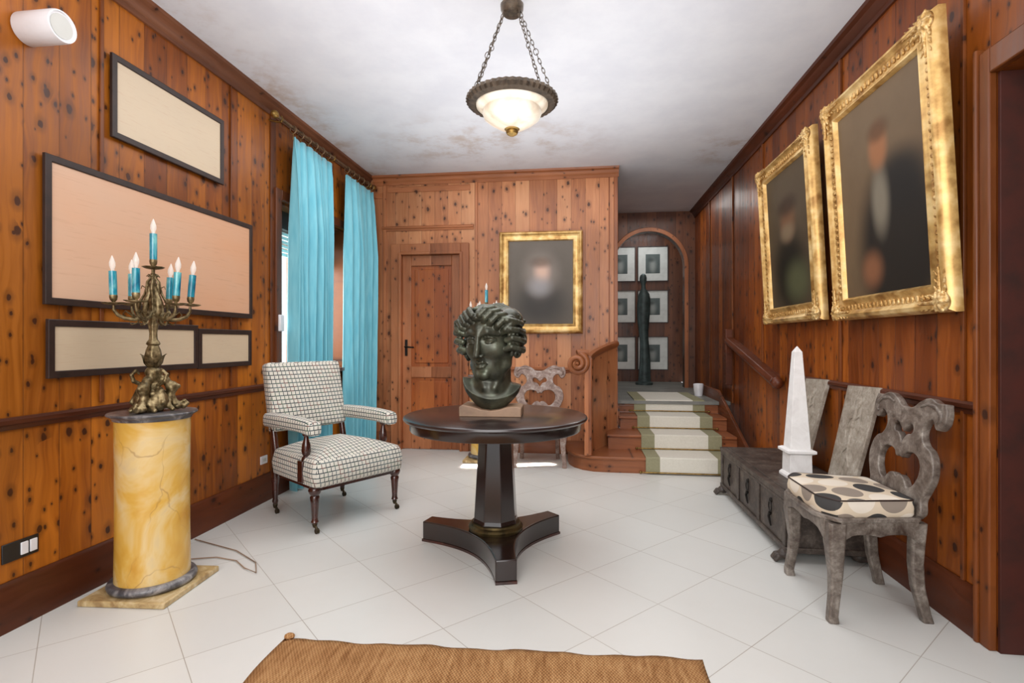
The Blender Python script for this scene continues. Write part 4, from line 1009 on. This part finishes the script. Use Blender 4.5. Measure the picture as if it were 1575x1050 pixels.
# ================================================================ BUST
bz = .779
bx, by = -.505, 3.03
pb = empty('plinth_block', (bx - .0, by, bz), math.radians(2), label='pale brown block with a hollowed top under the bronze head', cat='plinth')
pr = [(-.175, 0), (.175, 0), (.175, .05), (.155, .058), (.10, .056), (.05, .04), (0, .034), (-.05, .04), (-.10, .056), (-.155, .066), (-.175, .055)]
MB().prism(pr, lambda p, q, h: (p, h, q), -.1, .1).build('block', M['plinth_wood'], pb, smooth=25, bevel=.004)
def bust():
    S = SDF((-.25, -.25, -.01), (.25, .24, .64), .0037)
    cr = Matrix.Translation((0, .0, 0)) @ Matrix.Rotation(math.radians(-17), 4, 'Z')
    # neck and cut-off bib
    S.cap((-.004, .012, .12), (.0, .055, .34), .104, .09, .02)
    # rounded bib cut level behind a thin rim
    sl, X, Y, Z = S.sub((0, 0, .17), (0, 0, .17), .24)
    q0 = np.sqrt((X / .172) ** 2 + ((Y - .01) / .15) ** 2 + ((Z - .17) / .17) ** 2) + 1e-6
    e = (q0 - 1) * .15
    top = (Z - .155 + .13 * X - .95 * np.minimum(Y + .01, 0)) / 1.35
    e = np.maximum(e, top)
    S.smin(sl, e, .006)
    S.ell((0, .20, .03), (.3, .10, .14), .02, carve=True)
    S.cap((-.004, .012, .09), (.0, .055, .34), .108, .092, .028)
    for q in (-1, 1): S.path([(q * .082, -.02, .25), (q * .058, -.066, .19), (q * .030, -.090, .125)], [.010, .012, .010], .03)
    # head
    m = Matrix.Translation((0, .0, .36)) @ Matrix.Rotation(math.radians(-17), 4, 'Z') @ Matrix.Rotation(math.radians(7), 4, 'X') @ Matrix.Rotation(math.radians(-2), 4, 'Y')
    S.ell((0, .025, .105), (.138, .165, .132), .02, mt=m)
    S.ell((0, -.04, .01), (.126, .118, .16), .03, mt=m)
    S.ell((0, -.085, -.105), (.085, .066, .066), .03, mt=m)
    S.ell((0, -.138, -.146), (.036, .026, .030), .018, mt=m)
    for q in (-1, 1):
        S.ell((q * .068, -.088, -.012), (.044, .045, .045), .03, mt=m)
        S.path([(q * .114, -.0, -.03), (q * .094, -.04, -.105), (q * .048, -.09, -.15)], [.022, .027, .028], .03, mt=m)
    # sockets
    for q in (-1, 1): S.ell((q * .056, -.172, .050), (.038, .030, .022), .016, carve=True, mt=m)
    for q in (-1, 1):
        S.path([(q * .016, -.158, .080), (q * .055, -.155, .091), (q * .100, -.112, .074)], [.013, .013, .011], .010, mt=m)
        S.ell((q * .056, -.128, .046), (.031, .024, .020), .003, mt=m)
        S.path([(q * .024, -.142, .046), (q * .040, -.153, .060), (q * .060, -.154, .063), (q * .078, -.141, .057), (q * .090, -.122, .046)], [.0045, .0055, .006, .0055, .004], .002, mt=m)
        S.path([(q * .026, -.142, .042), (q * .044, -.150, .032), (q * .064, -.149, .030), (q * .088, -.124, .042)], [.004, .0045, .0045, .004], .002, mt=m)
        S.ell((q * .019, -.176, -.038), (.014, .017, .012), .006, mt=m)
        S.ell((q * .011, -.188, -.050), (.006, .009, .004), .003, carve=True, mt=m)
        S.path([(0, -.172, -.075), (q * .018, -.170, -.071), (q * .034, -.153, -.084)], [.0100, .0100, .005], .004, mt=m)
        S.path([(0, -.168, -.098), (q * .017, -.165, -.097), (q * .028, -.156, -.090)], [.0135, .012, .006], .004, mt=m)
        S.path([(0, -.186, -.0855), (q * .020, -.181, -.0845), (q * .036, -.166, -.0865)], [.0034, .0032, .002], .002, carve=True, mt=m)
    S.path([(0, -.154, .100), (0, -.168, .06), (0, -.186, .005), (0, -.203, -.030)], [.018, .0135, .015, .016], .008, mt=m)
    S.ell((0, -.172, -.062), (.005, .006, .012), .004, carve=True, mt=m)
    S.ell((0, -.166, -.118), (.032, .012, .009), .012, carve=True, mt=m)
    S.ell((0, -.108, .115), (.098, .05, .058), .03, mt=m)
    # hair: swelling mass, then many curling locks swept up from the brow and down the sides
    for q in (-1, 1):
        S.ell((q * .115, .01, .125), (.07, .125, .085), .02, mt=m)
        S.ell((q * .135, .03, .02), (.05, .085, .06), .02, mt=m)
    S.ell((0, .1, .08), (.14, .11, .13), .03, mt=m)
    rnd = random.Random(11)
    def lock(pts, r0, r1):
        P = [Vector(p) for p in pts]; out = []
        for i in range(len(P) - 1):
            for t in (0, .5): out.append(P[i].lerp(P[i + 1], t))
        out.append(P[-1])
        n_ = len(out); S.path([tuple(p) for p in out], [r0 + (r1 - r0) * i / (n_ - 1) for i in range(n_)], .0028, mt=m)
    def curl(c, R, ax, turns, r0, ph, sgn):
        """snail curl around c, spiralling in the plane whose normal is ax"""
        ax = Vector(ax).normalized(); u = ax.cross(Vector((0, 0, 1))).normalized(); v = ax.cross(u); pts = []
        n_ = int(14 * turns)
        for i in range(n_ + 1):
            t = i / n_; a = ph + sgn * t * turns * 2 * PI; rr = R * (1 - .8 * t)
            pts.append(tuple(Vector(c) + u * rr * math.cos(a) + v * rr * math.sin(a) + ax * (.014 * t)))
        S.path(pts, [r0 * (1 - .4 * i / n_) for i in range(n_ + 1)], .002, mt=m)
    for q in (-1, 1):
        # from the parting over the forehead, rolling up and back
        for i in range(5):
            x = .010 + i * .030; z0 = .168 - i * .016 - .0016 * (i * i)
            y0 = -.150 + .0035 * i * i
            lock([(q * x * .8, y0 + .008, z0 - .006), (q * (x + .014), y0 - .016, z0 + .020), (q * (x + .040), y0 + .004, z0 + .046), (q * (x + .062), y0 + .05, z0 + .05), (q * (x + .062), y0 + .10, z0 + .035)], .0175, .016)
        for i in range(4):
            a = i / 3; z = .125 - a * .15; x = .155 + .014 * math.sin(a * 3)
            lock([(q * (x - .030), -.105 + .02 * a, z + .012), (q * (x + .004), -.105 + .02 * a, z + .022), (q * (x + .030), -.060, z + .010), (q * (x + .036), -.005, z - .010), (q * (x + .015), .05, z - .005)], .017, .015)
        curl((q * .145, -.085, .135), .036, (q * .75, -.7, .1), 1.4, .0135, .5, q)
        curl((q * .168, -.06, .065), .034, (q * .85, -.5, 0), 1.4, .013, 1.5, -q)
        curl((q * .158, -.065, .0), .034, (q * .75, -.65, -.1), 1.4, .0135, 2.5, q)
        curl((q * .156, -.02, -.045), .034, (q * .85, -.4, -.2), 1.4, .013, .2, -q)
        curl((q * .105, -.105, .175), .026, (q * .5, -.7, .5), 1.5, .010, 1.0, q)
        curl((q * .165, .01, .15), .032, (q * .85, -.3, .4), 1.6, .011, 2.0, -q)
        curl((q * .175, .03, .03), .034, (q * .9, -.35, 0), 1.6, .012, 0, q)
        for i in range(7):
            z = .19 - .0 * i; y = -.09 + i * .03; x = .02
            lock([(q * .008, y + .004, .225 - .3 * abs(y - .02) ** 1.5), (q * .045, y - .002, .232 - .35 * abs(y - .02) ** 1.5), (q * .09, y + .006, .205 - .4 * abs(y - .02) ** 1.5), (q * .125, y + .002, .168)], .010, .010)
        for i in range(5):
            y = .06 + .028 * i; lock([(q * .15, y * .8, .12), (q * (.168 - .02 * i), y, .06), (q * (.15 - .02 * i), y + .01, .0), (q * (.13 - .02 * i), y, -.05)], .013, .012)
    # crown knot of hair gathered over the forehead
    S.path([(0, -.150, .150), (0, -.165, .172), (0, -.14, .20), (0, -.09, .222)], [.008, .012, .014, .012], .004, mt=m)
    S.path([(.0, -.158, .165), (-.025, -.16, .168), (-.04, -.145, .185)], [.010, .009, .006], .003, mt=m)
    S.path([(.0, -.158, .165), (.025, -.16, .168), (.04, -.145, .185)], [.010, .009, .006], .003, mt=m)
    return S.mesh('bronze_head')
hd = empty('bronze_bust', (bx, by, bz + .0385), label='dark green bronze classical head with curled hair on a block', cat='bust')
bm_ = bust()
fin_mesh('bronze_head', bm_, M['bronze'], hd, 75)

# ================================================================ ARMCHAIR
ac = empty('upholstered_armchair', (-1.737, 3.578, 0), math.radians(-31), label='checked upholstered armchair with turned dark legs before the blue curtain', cat='chair')
# local: +x forward, +y to the (viewer's) far side
def crowned(poly, z0, z1, crown, rr, n_in=6, side_bulge=.0):
    """upholstered pad over a closed outline: rings from below, out and up, then in to the crown"""
    P = [Vector(p) for p in poly]; c = sum(P, Vector((0, 0))) / len(P)
    def ring(k, z): return [(c.x + (p.x - c.x) * k, c.y + (p.y - c.y) * k, z) for p in P]
    R = [ring(.94, z0), ring(1.0, z0 + .01), ring(1.0 + side_bulge, (z0 + z1) / 2), ring(1.0, z1 - rr * .8), ring(.985, z1 - rr * .3), ring(.955, z1)]
    for i in range(1, n_in + 1):
        t = i / n_in; R.append(ring(.955 * (1 - t) + .001, z1 + crown * math.sin(t * PI / 2)))
    return MB().rings(R)
def round_poly(pts, r, n=5):
    out = []; m = len(pts)
    for i in range(m):
        p = Vector(pts[i]); a = (Vector(pts[i - 1]) - p).normalized(); b = (Vector(pts[(i + 1) % m]) - p).normalized()
        for k in range(n + 1):
            t = k / n; s_ = p + a * r; e = p + b * r
            out.append(tuple(s_ * (1 - t) ** 2 + p * 2 * t * (1 - t) + e * t * t))
    return out
def densify(pts, d=.04):
    out = []
    for i in range(len(pts)):
        a, b = Vector(pts[i]), Vector(pts[(i + 1) % len(pts)]); n_ = max(1, int((b - a).length / d))
        for k in range(n_): out.append(tuple(a.lerp(b, k / n_)))
    return out
seat = densify(round_poly([(.335, -.34), (.335, .34), (-.27, .295), (-.27, -.295)], .05))
crowned([(x * 1.03, y * 1.03) for x, y in seat], .285, .455, .085, .05, side_bulge=.025).build('seat_cushion', M['check'], ac, smooth=80, uv=True)
tl = math.radians(-12)
bk = MB().rings([[(x, y, z) for x, y, z in r] for r in []]) if False else None
def pad(w, h, d, mt, crown=.02, nm='back_cushion', mat=None, par=None):
    """upholstered slab in local YZ, face towards +X"""
    pl_ = densify(round_poly([(-w / 2, 0), (w / 2, 0), (w / 2, h), (-w / 2, h)], .03)); c = Vector((0, h / 2)); R = []
    def ring(k, x): return [mt @ Vector((x, (p[0] - c.x) * k + c.x, (p[1] - c.y) * k + c.y)) for p in pl_]
    R = [ring(.97, -d / 2), ring(1, -d / 2 + .01), ring(1, d / 2 - .02), ring(.985, d / 2 - .005), ring(.95, d / 2 + .002)]
    for i in range(1, 6): t = i / 5; R.append(ring(.95 * (1 - t) + .001, d / 2 + .002 + crown * math.sin(t * PI / 2)))
    return MB().rings(R).build(nm, mat or M['check'], par, smooth=80)
mtb = Matrix.Translation((-.30, 0, .565)) @ Matrix.Rotation(tl, 4, 'Y')
o_ = pad(.585, .49, .085, mtb, .02, par=ac); box_uv(o_.data)
for y in (-.305, .305):
    R = []
    for x, z, hw_, hh in ((-.31, .655, .040, .038), (-.30, .657, .046, .048), (-.1, .662, .046, .047), (.1, .66, .048, .046), (.22, .652, .05, .046), (.262, .645, .05, .044), (.275, .64, .042, .036)):
        R.append([(x, y + hw_ * math.copysign(abs(math.cos(a)) ** .6, math.cos(a)), z + hh * math.copysign(abs(math.sin(a)) ** .6, math.sin(a))) for a in [2 * PI * j / 20 for j in range(20)]])
    MB().rings(R).build('arm_pad', M['check'], ac, smooth=60, uv=True)
    MB().lathe([(0, .36), (.022, .36), (.024, .40), (.03, .44), (.028, .455), (.018, .465), (.026, .48), (.03, .50), (.026, .54), (.016, .57), (.014, .59), (.024, .6), (.024, .615), (0, .615)], 20, c=(.17, y, 0)).build('arm_support', M['mahogany'], ac, smooth=50)
    MB().box(.14, .20, y + (.035 if y > 0 else -.035) - .012, y + (.035 if y > 0 else -.035) + .012, .30, .44).build('arm_bracket', M['mahogany'], ac, bevel=.006)
    MB().tube([(-.26, y * .9, .30), (-.275, y * .9, .45), (-.30, y * .9, .56), (-.33, y * .9, .70)], [.02, .022, .02, .018], 12).build('back_post', M['mahogany'], ac, smooth=50)
MB().rings([[(x * .93 - .0, y * .93, z) for x, y in seat] for z in (.262, .30)]).build('seat_rail', M['mahogany'], ac, smooth=40)
for (x, y) in ((.296, -.316), (.296, .316), (-.296, -.27), (-.296, .27)):
    front = x > 0
    g_ = empty('leg_assembly', (0, 0, 0)) if False else None
    sx = x * .97
    prof = [(0, .055), (.014, .055), (.016, .06), (.024, .07), (.02, .08), (.019, .10), (.025, .19), (.03, .225), (.024, .235), (.034, .25), (.04, .268), (.036, .284), (.024, .292), (.03, .30), (.03, .325), (0, .325)] if front else \
           [(0, .055), (.014, .055), (.016, .065), (.02, .085), (.017, .10), (.02, .2), (.026, .24), (.022, .26), (.024, .32), (0, .32)]
    lg = MB().lathe(prof, 20, c=(sx, y, 0)).build('leg', M['mahogany'], ac, smooth=50)
    cst = MB().lathe([(0, .035), (.01, .035), (.014, .045), (.017, .06), (.014, .07), (0, .07)], 16, c=(sx, y, 0))
    dx = .018
    cst.tube([(sx, y, .045), (sx + dx, y, .034), (sx + dx * 1.5, y, .018)], [.009, .009, .007], 8)
    cst.rings([[(sx + dx * 1.4 + .0165 * math.cos(t), y + h_, .0165 + .0165 * math.sin(t)) for t in [2 * PI * j / 18 for j in range(18)]] for h_ in (-.009, .009)])
    cst.build('caster', M['caster'], lg, smooth=45)

# ================================================================ BAROQUE SIDE CHAIRS
def side_chair(mat, name, label):
    """local: front legs towards -y, back towards +y"""
    o = empty(name, (0, 0, 0), label=label, cat='chair')
    def leg(path, nm='leg'):
        R = []
        for (x, y, z, w_, d_) in path:
            c = .25
            R.append([(x + sx * w_, y + sy * d_, z) for sx, sy in ((-1, -1 + c), (-1 + c, -1), (1 - c, -1), (1, -1 + c), (1, 1 - c), (1 - c, 1), (-1 + c, 1), (-1, 1 - c))])
        return MB().rings(R).build(nm, mat, o, smooth=35, bevel=.003)
    for s_ in (-1, 1):
        leg([(s_ * .235, -.185, 0, .022, .022), (s_ * .238, -.188, .03, .02, .02), (s_ * .228, -.175, .12, .021, .021), (s_ * .222, -.168, .2, .025, .025), (s_ * .225, -.172, .28, .032, .030), (s_ * .228, -.175, .34, .038, .034), (s_ * .222, -.17, .40, .04, .036), (s_ * .222, -.17, .425, .04, .036)])
        leg([(s_ * .185, .215, 0, .02, .022), (s_ * .182, .205, .04, .02, .021), (s_ * .18, .18, .15, .021, .024), (s_ * .18, .172, .25, .022, .026), (s_ * .182, .175, .34, .024, .028), (s_ * .184, .18, .425, .025, .03)])
    # seat rails with arched undersides
    def rail(a, b, th, name='seat_rail', z1=.44, drop=.10):
        a, b = Vector(a), Vector(b); L_ = (b - a).length; d_ = (b - a) / L_; n_ = Vector((-d_.y, d_.x)); R = []
        N = 14
        for i in range(N + 1):
            t = i / N; e = abs(2 * t - 1); zb = z1 - .062 - (drop - .062) * max(0, (e - .62) / .38) ** 1.6 - .010 * max(0, 1 - e * 4)
            p = a + (b - a) * t; bow = .018 * (1 - e * e)
            q = p - n_ * bow * 0
            R.append([(p.x - n_.x * th, p.y - n_.y * th, zb), (p.x + n_.x * th, p.y + n_.y * th, zb), (p.x + n_.x * th, p.y + n_.y * th, z1), (p.x - n_.x * th, p.y - n_.y * th, z1)])
        MB().rings(R).build(name, mat, o, smooth=40, bevel=.003)
    rail((-.215, -.195), (.215, -.195), .016); rail((-.24, -.16), (-.195, .17), .016); rail((.24, -.16), (.195, .17), .016); rail((-.17, .19), (.17, .19), .014)
    out = densify(round_poly([(-.17, -.235), (.17, -.235), (.262, -.17), (.21, .19), (-.21, .19), (-.262, -.17)], .03))
    MB().rings([[(x, y, z) for x, y in out] for z in (.43, .45)]).build('seat_frame', mat, o, smooth=40, bevel=.004)
    cush = densify(round_poly([(-.165, -.225), (.165, -.225), (.25, -.165), (.2, .165), (-.2, .165), (-.25, -.165)], .025))
    c = Vector((0, -.02)); 
    def ring(k, z): return [(c.x + (x - c.x) * k, c.y + (y - c.y) * k, z) for x, y in cush]
    MB().rings([ring(.98, .45), ring(1.0, .458), ring(1.008, .486), ring(.995, .516), ring(.968, .524)] + [ring(.965 * (1 - t / 6) + .001,   .524 + .016 * math.sin(t / 6 * PI / 2)) for t in range(1, 7)]).build('seat_cushion', M['dots'], o, smooth=50, uv=True)
    MB().tube([(x, y, .521) for x, y, z in ring(.988, 0)], .0035, 6, closed=True).build('cushion_piping', M['dark_frame'], o)
    # pierced back
    outer = mirror_loop([(0, .435), (.045, .44), (.09, .47), (.15, .49), (.205, .475), (.25, .475, 1), (.262, .43), (.25, .385), (.222, .372), (.205, .392), (.19, .41), (.160, .402), (.136, .372), (.130, .335), (.155, .292), (.205, .265), (.232, .215), (.236, .16), (.215, .105), (.195, .06), (.2, .0), (0, -.03)])
    heart = mirror_loop([(0, .335, 1), (.02, .352), (.05, .372), (.07, .362), (.075, .335), (.06, .318), (.035, .312), (.0, .268, 1)])
    belly = mirror_loop([(0, .222, 1), (.018, .214), (.035, .235), (.075, .248), (.125, .24), (.155, .21), (.162, .165), (.145, .12), (.115, .088), (.085, .082), (.07, .098), (.05, .118), (.02, .124), (0, .112, 1)])
    small = [(.055, .02, 1), (.095, .055), (.135, .03, 1), (.1, .018)]
    small2 = [(-a[0],) + tuple(a[1:]) for a in small]
    me = shape2d([outer, heart, belly, small, small2], .034, .006)
    rk = Matrix.Translation((0, .188, .462)) @ Matrix.Rotation(math.radians(-9), 4, 'X')
    me.transform(rk)
    b = fin_mesh('pierced_back', me, mat, o, 40)
    # raised scroll ears
    for s_ in (-1, 1):
        e = MB(); e.tube([rk @ Vector((s_ * x, -.016, z)) for x, z in ((.10, .452), (.15, .47), (.205, .462), (.236, .435), (.236, .405), (.22, .396))], [.006, .009, .011, .011, .009, .005], 8)
        e.build('ear_scroll', mat, o, smooth=60)
    return o
ch1 = side_chair(M['silver_wood'], 'baroque_chair', 'worn grey carved chair with large-dotted cushion beside the dark chest')
ch1.location = (1.255, 2.675, 0); ch1.rotation_euler = (0, 0, -PI / 2); ch1['group'] = 'carved chairs with pierced backs'
ch2 = copy_tree(ch1); ch2.location = (-.40, 5.24, 0); ch2.rotation_euler = (0, 0, math.radians(4))
ch2['label'] = 'pale carved chair with pierced back behind the round table'
for c_ in ch2.children:
    if c_.data.materials[0] == M['silver_wood']:
        c_.data = c_.data.copy(); c_.data.materials[0] = M['cream_wood']

# ================================================================ CHEST, OBELISK, SLABS
cy0, cy1, cx0, cx1 = 3.06, 4.40, 1.11, 1.565
cst = empty('old_chest', ((cx0 + cx1) / 2, (cy0 + cy1) / 2, 0), label='low dark old wooden chest on paw feet along the right wall', cat='chest')
hx, hy_ = (cx1 - cx0) / 2, (cy1 - cy0) / 2
MB().box(-hx, hx, -hy_, hy_, .055, .335).build('body', M['chest'], cst, bevel=.006)
MB().box(-hx - .012, hx, -hy_ - .012, hy_ + .012, .335, .365).box(-hx + .03, hx - .03, -hy_ + .04, hy_ - .04, .363, .371).build('lid', M['chest'], cst, bevel=.006)
mo = MB()
mo.box(-hx - .012, -hx, -hy_ - .008, hy_ + .008, .055, .085).box(-hx - .012, hx, -hy_ - .012, -hy_, .055, .085).box(-hx - .009, -hx, -hy_, hy_, .315, .335)
mo.build('base_moulding', M['chest'], cst, bevel=.004)
for k in range(4):
    yy = -hy_ + .02 + k * (2 * hy_ - .04) / 3
    MB().box(-hx - .009, -hx, yy - .022, yy + .022, .085, .315).build('stile', M['chest'], cst, bevel=.003)
for k in range(3):
    yc = -hy_ + .02 + (k + .5) * (2 * hy_ - .04) / 3
    a = MB()
    a.tube([(-hx - .008, yc + .022 * math.cos(t), .235 + .03 * math.sin(t)) for t in [2 * PI * j / 16 for j in range(16)]], .004, 6, closed=True)
    a.sphere((-hx - .004, yc, .27), (.01, .014, .016), 12, 8)
    a.tube([(-hx - .006, yc, .20), (-hx - .012, yc + .01, .175), (-hx - .008, yc, .14), (-hx - .004, yc, .12)], [.01, .008, .006, .003], 8)
    a.build('iron_escutcheon', M['iron'], cst)
for sx, sy in ((-1, -1), (-1, 1), (1, -1), (1, 1)):
    s_ = SDF((-.09, -.06, -.002), (.06, .06, .07), .004)
    s_.ell((0, 0, .04), (.04, .035, .03), .01)
    for q in (-1, 0, 1): s_.path([(-.01, q * .02, .035), (-.045, q * .024, .028), (-.06, q * .026, .012)], [.015, .013, .011], .005)
    me = s_.mesh('paw_foot')
    if sx > 0: me.transform(Matrix.Rotation(PI, 4, 'Z'))
    fin_mesh('paw_foot', me, M['chest'], cst, 60, loc=(sx * (hx - .07 if sx > 0 else hx - .005), sy * (hy_ - .03), 0))
ob = empty('marble_obelisk', (1.318, 3.47, .371), math.radians(0), label='tall white marble obelisk standing on the dark chest', cat='obelisk')
def sq(h_, z): return [(-h_, -h_, z), (h_, -h_, z), (h_, h_, z), (-h_, h_, z)]
MB().rings([sq(.078, 0), sq(.078, .015), sq(.068, .03)]).build('foot', M['white_marble'], ob, smooth=0, bevel=.002)
MB().rings([sq(.064, .03), sq(.062, .145)]).build('plinth', M['white_marble'], ob, smooth=0, bevel=.002)
MB().rings([sq(.066, .145), sq(.083, .155), sq(.083, .17), sq(.066, .178)]).build('cornice', M['white_marble'], ob, smooth=0, bevel=.002)
for a, b in ((-.08, -.08), (.08, -.08), (-.08, .08), (.08, .08)): pass
MB().rings([sq(.058, .178), sq(.023, .765), sq(.002, .80)]).build('spire', M['white_marble'], ob, smooth=0, bevel=.0015)
def slab(y0, w_, label, seed):
    o = empty('carved_slab', (1.44, y0, .371), rot=(0, math.radians(13), 0), label=label, cat='panel', group='pale carved slabs leaning on the wall')
    poly = [(0, -w_ / 2 * .86, 0), (0, w_ / 2 * .86, 0), (0, w_ / 2, .585), (0, -w_ / 2, .60)]
    MB().rings([[(x + dx, y, z) for x, y, z in poly] for dx in (0, .022)]).build('slab', M['slab'], o, smooth=0, bevel=.003)
    s_ = SDF((-.02, -w_ / 2, .02), (.02, w_ / 2, .58), .004)
    s_.ell((0, .0, .50), (.010, .035, .04), .006); s_.path([(0, 0, .46), (0, .005, .36), (0, -.01, .2), (0, .02, .06)], [.012, .012, .009, .007], .01)
    s_.path([(0, .0, .42), (0, .05, .40), (0, .07, .34), (0, .05, .28)], [.008, .007, .006, .005], .006)
    s_.path([(0, .0, .40), (0, -.05, .43), (0, -.07, .37), (0, -.055, .30)], [.008, .007, .006, .005], .006)
    s_.path([(0, -.01, .2), (0, -.05, .14), (0, -.04, .06)], [.008, .007, .005], .006); s_.path([(0, .0, .25), (0, .05, .2), (0, .055, .1)], [.007, .006, .005], .006)
    fin_mesh('relief_carving', s_.mesh('relief_carving'), M['slab'], o, 70)
    return o
slab(3.22, .34, 'pale grey carved slab leaning on the wall behind the dotted chair', 1)
slab(3.82, .33, 'pale grey carved slab leaning on the wall behind the white obelisk', 2)

# ================================================================ CAMERA AND LIGHT
cam = bpy.data.cameras.new('camera'); co = bpy.data.objects.new('camera', cam); COL.objects.link(co)
cam.sensor_width = 36; cam.lens = 36 * FPX / 1575; cam.clip_start = .05
co.location = (0, 0, CAMH); co.rotation_euler = (PI / 2, 0, TH); sc.camera = co
def area(name, loc, rot, sx, sy, power, color=(1, 1, 1), spread=None):
    l = bpy.data.lights.new(name, 'AREA'); l.shape = 'RECTANGLE'; l.size = sx; l.size_y = sy; l.energy = power; l.color = color
    if spread: l.spread = math.radians(spread)
    o = bpy.data.objects.new(name, l); COL.objects.link(o); o.location = loc; o.rotation_euler = rot; return o
area('window_daylight', (XL - .9, 4.5, 1.9), (0, math.radians(-90), 0), 1.6, 1.6, 190, (1, .97, .93))
area('rear_fill', (-.2, -1.6, 2.2), (math.radians(80), 0, 0), 3.2, 1.8, 120, (1, .99, .98))  # added fill lamp behind the camera, no window there
area('ceiling_fill', (-.4, 2.3, 1.7), (PI, 0, 0), 2.3, 5.2, 54, (.95, .965, 1), 145)  # added unseen lamp in mid-air, faces up to brighten the ceiling
area('overhead_fill', (-.5, 3.2, 2.98), (0, 0, 0), 2.6, 4.0, 64, (.98, .985, 1))  # added fill lamp under the ceiling facing down, not bounced light
area('landing_fill', (1.0, 7.0, 2.98), (0, 0, 0), .8, .8, 9, (1, .97, .93))  # added fill over the landing, no fitting there
area('corridor_fill', (1.0, 8.3, 2.98), (0, 0, 0), .6, .4, 8, (.92, .97, 1))  # added fill to lift the corridor beyond the arch, no lamp modelled
el, az = math.radians(38), math.radians(13.4)
dv = Vector((math.cos(el) * math.cos(az), math.cos(el) * math.sin(az), -math.sin(el)))
so = area('sun_through_gap', Vector((-.8, 5.10, 0)) - dv * 3.6, (0, 0, 0), .07, .62, 14, (1, .92, .78), 2)
zx = -dv; xx = Vector((-math.sin(az), math.cos(az), 0)); yy = zx.cross(xx)
so.rotation_euler = Matrix((xx, yy, zx)).transposed().to_euler()
wd = bpy.data.worlds.new('daylight'); sc.world = wd; wd.use_nodes = True
bg = wd.node_tree.nodes['Background']; bg.inputs[0].default_value = (.97, .98, 1, 1); bg.inputs[1].default_value = 1.5
sc.view_settings.view_transform = 'Standard'; sc.view_settings.look = 'None'; sc.view_settings.exposure = -.06; sc.view_settings.gamma = 1
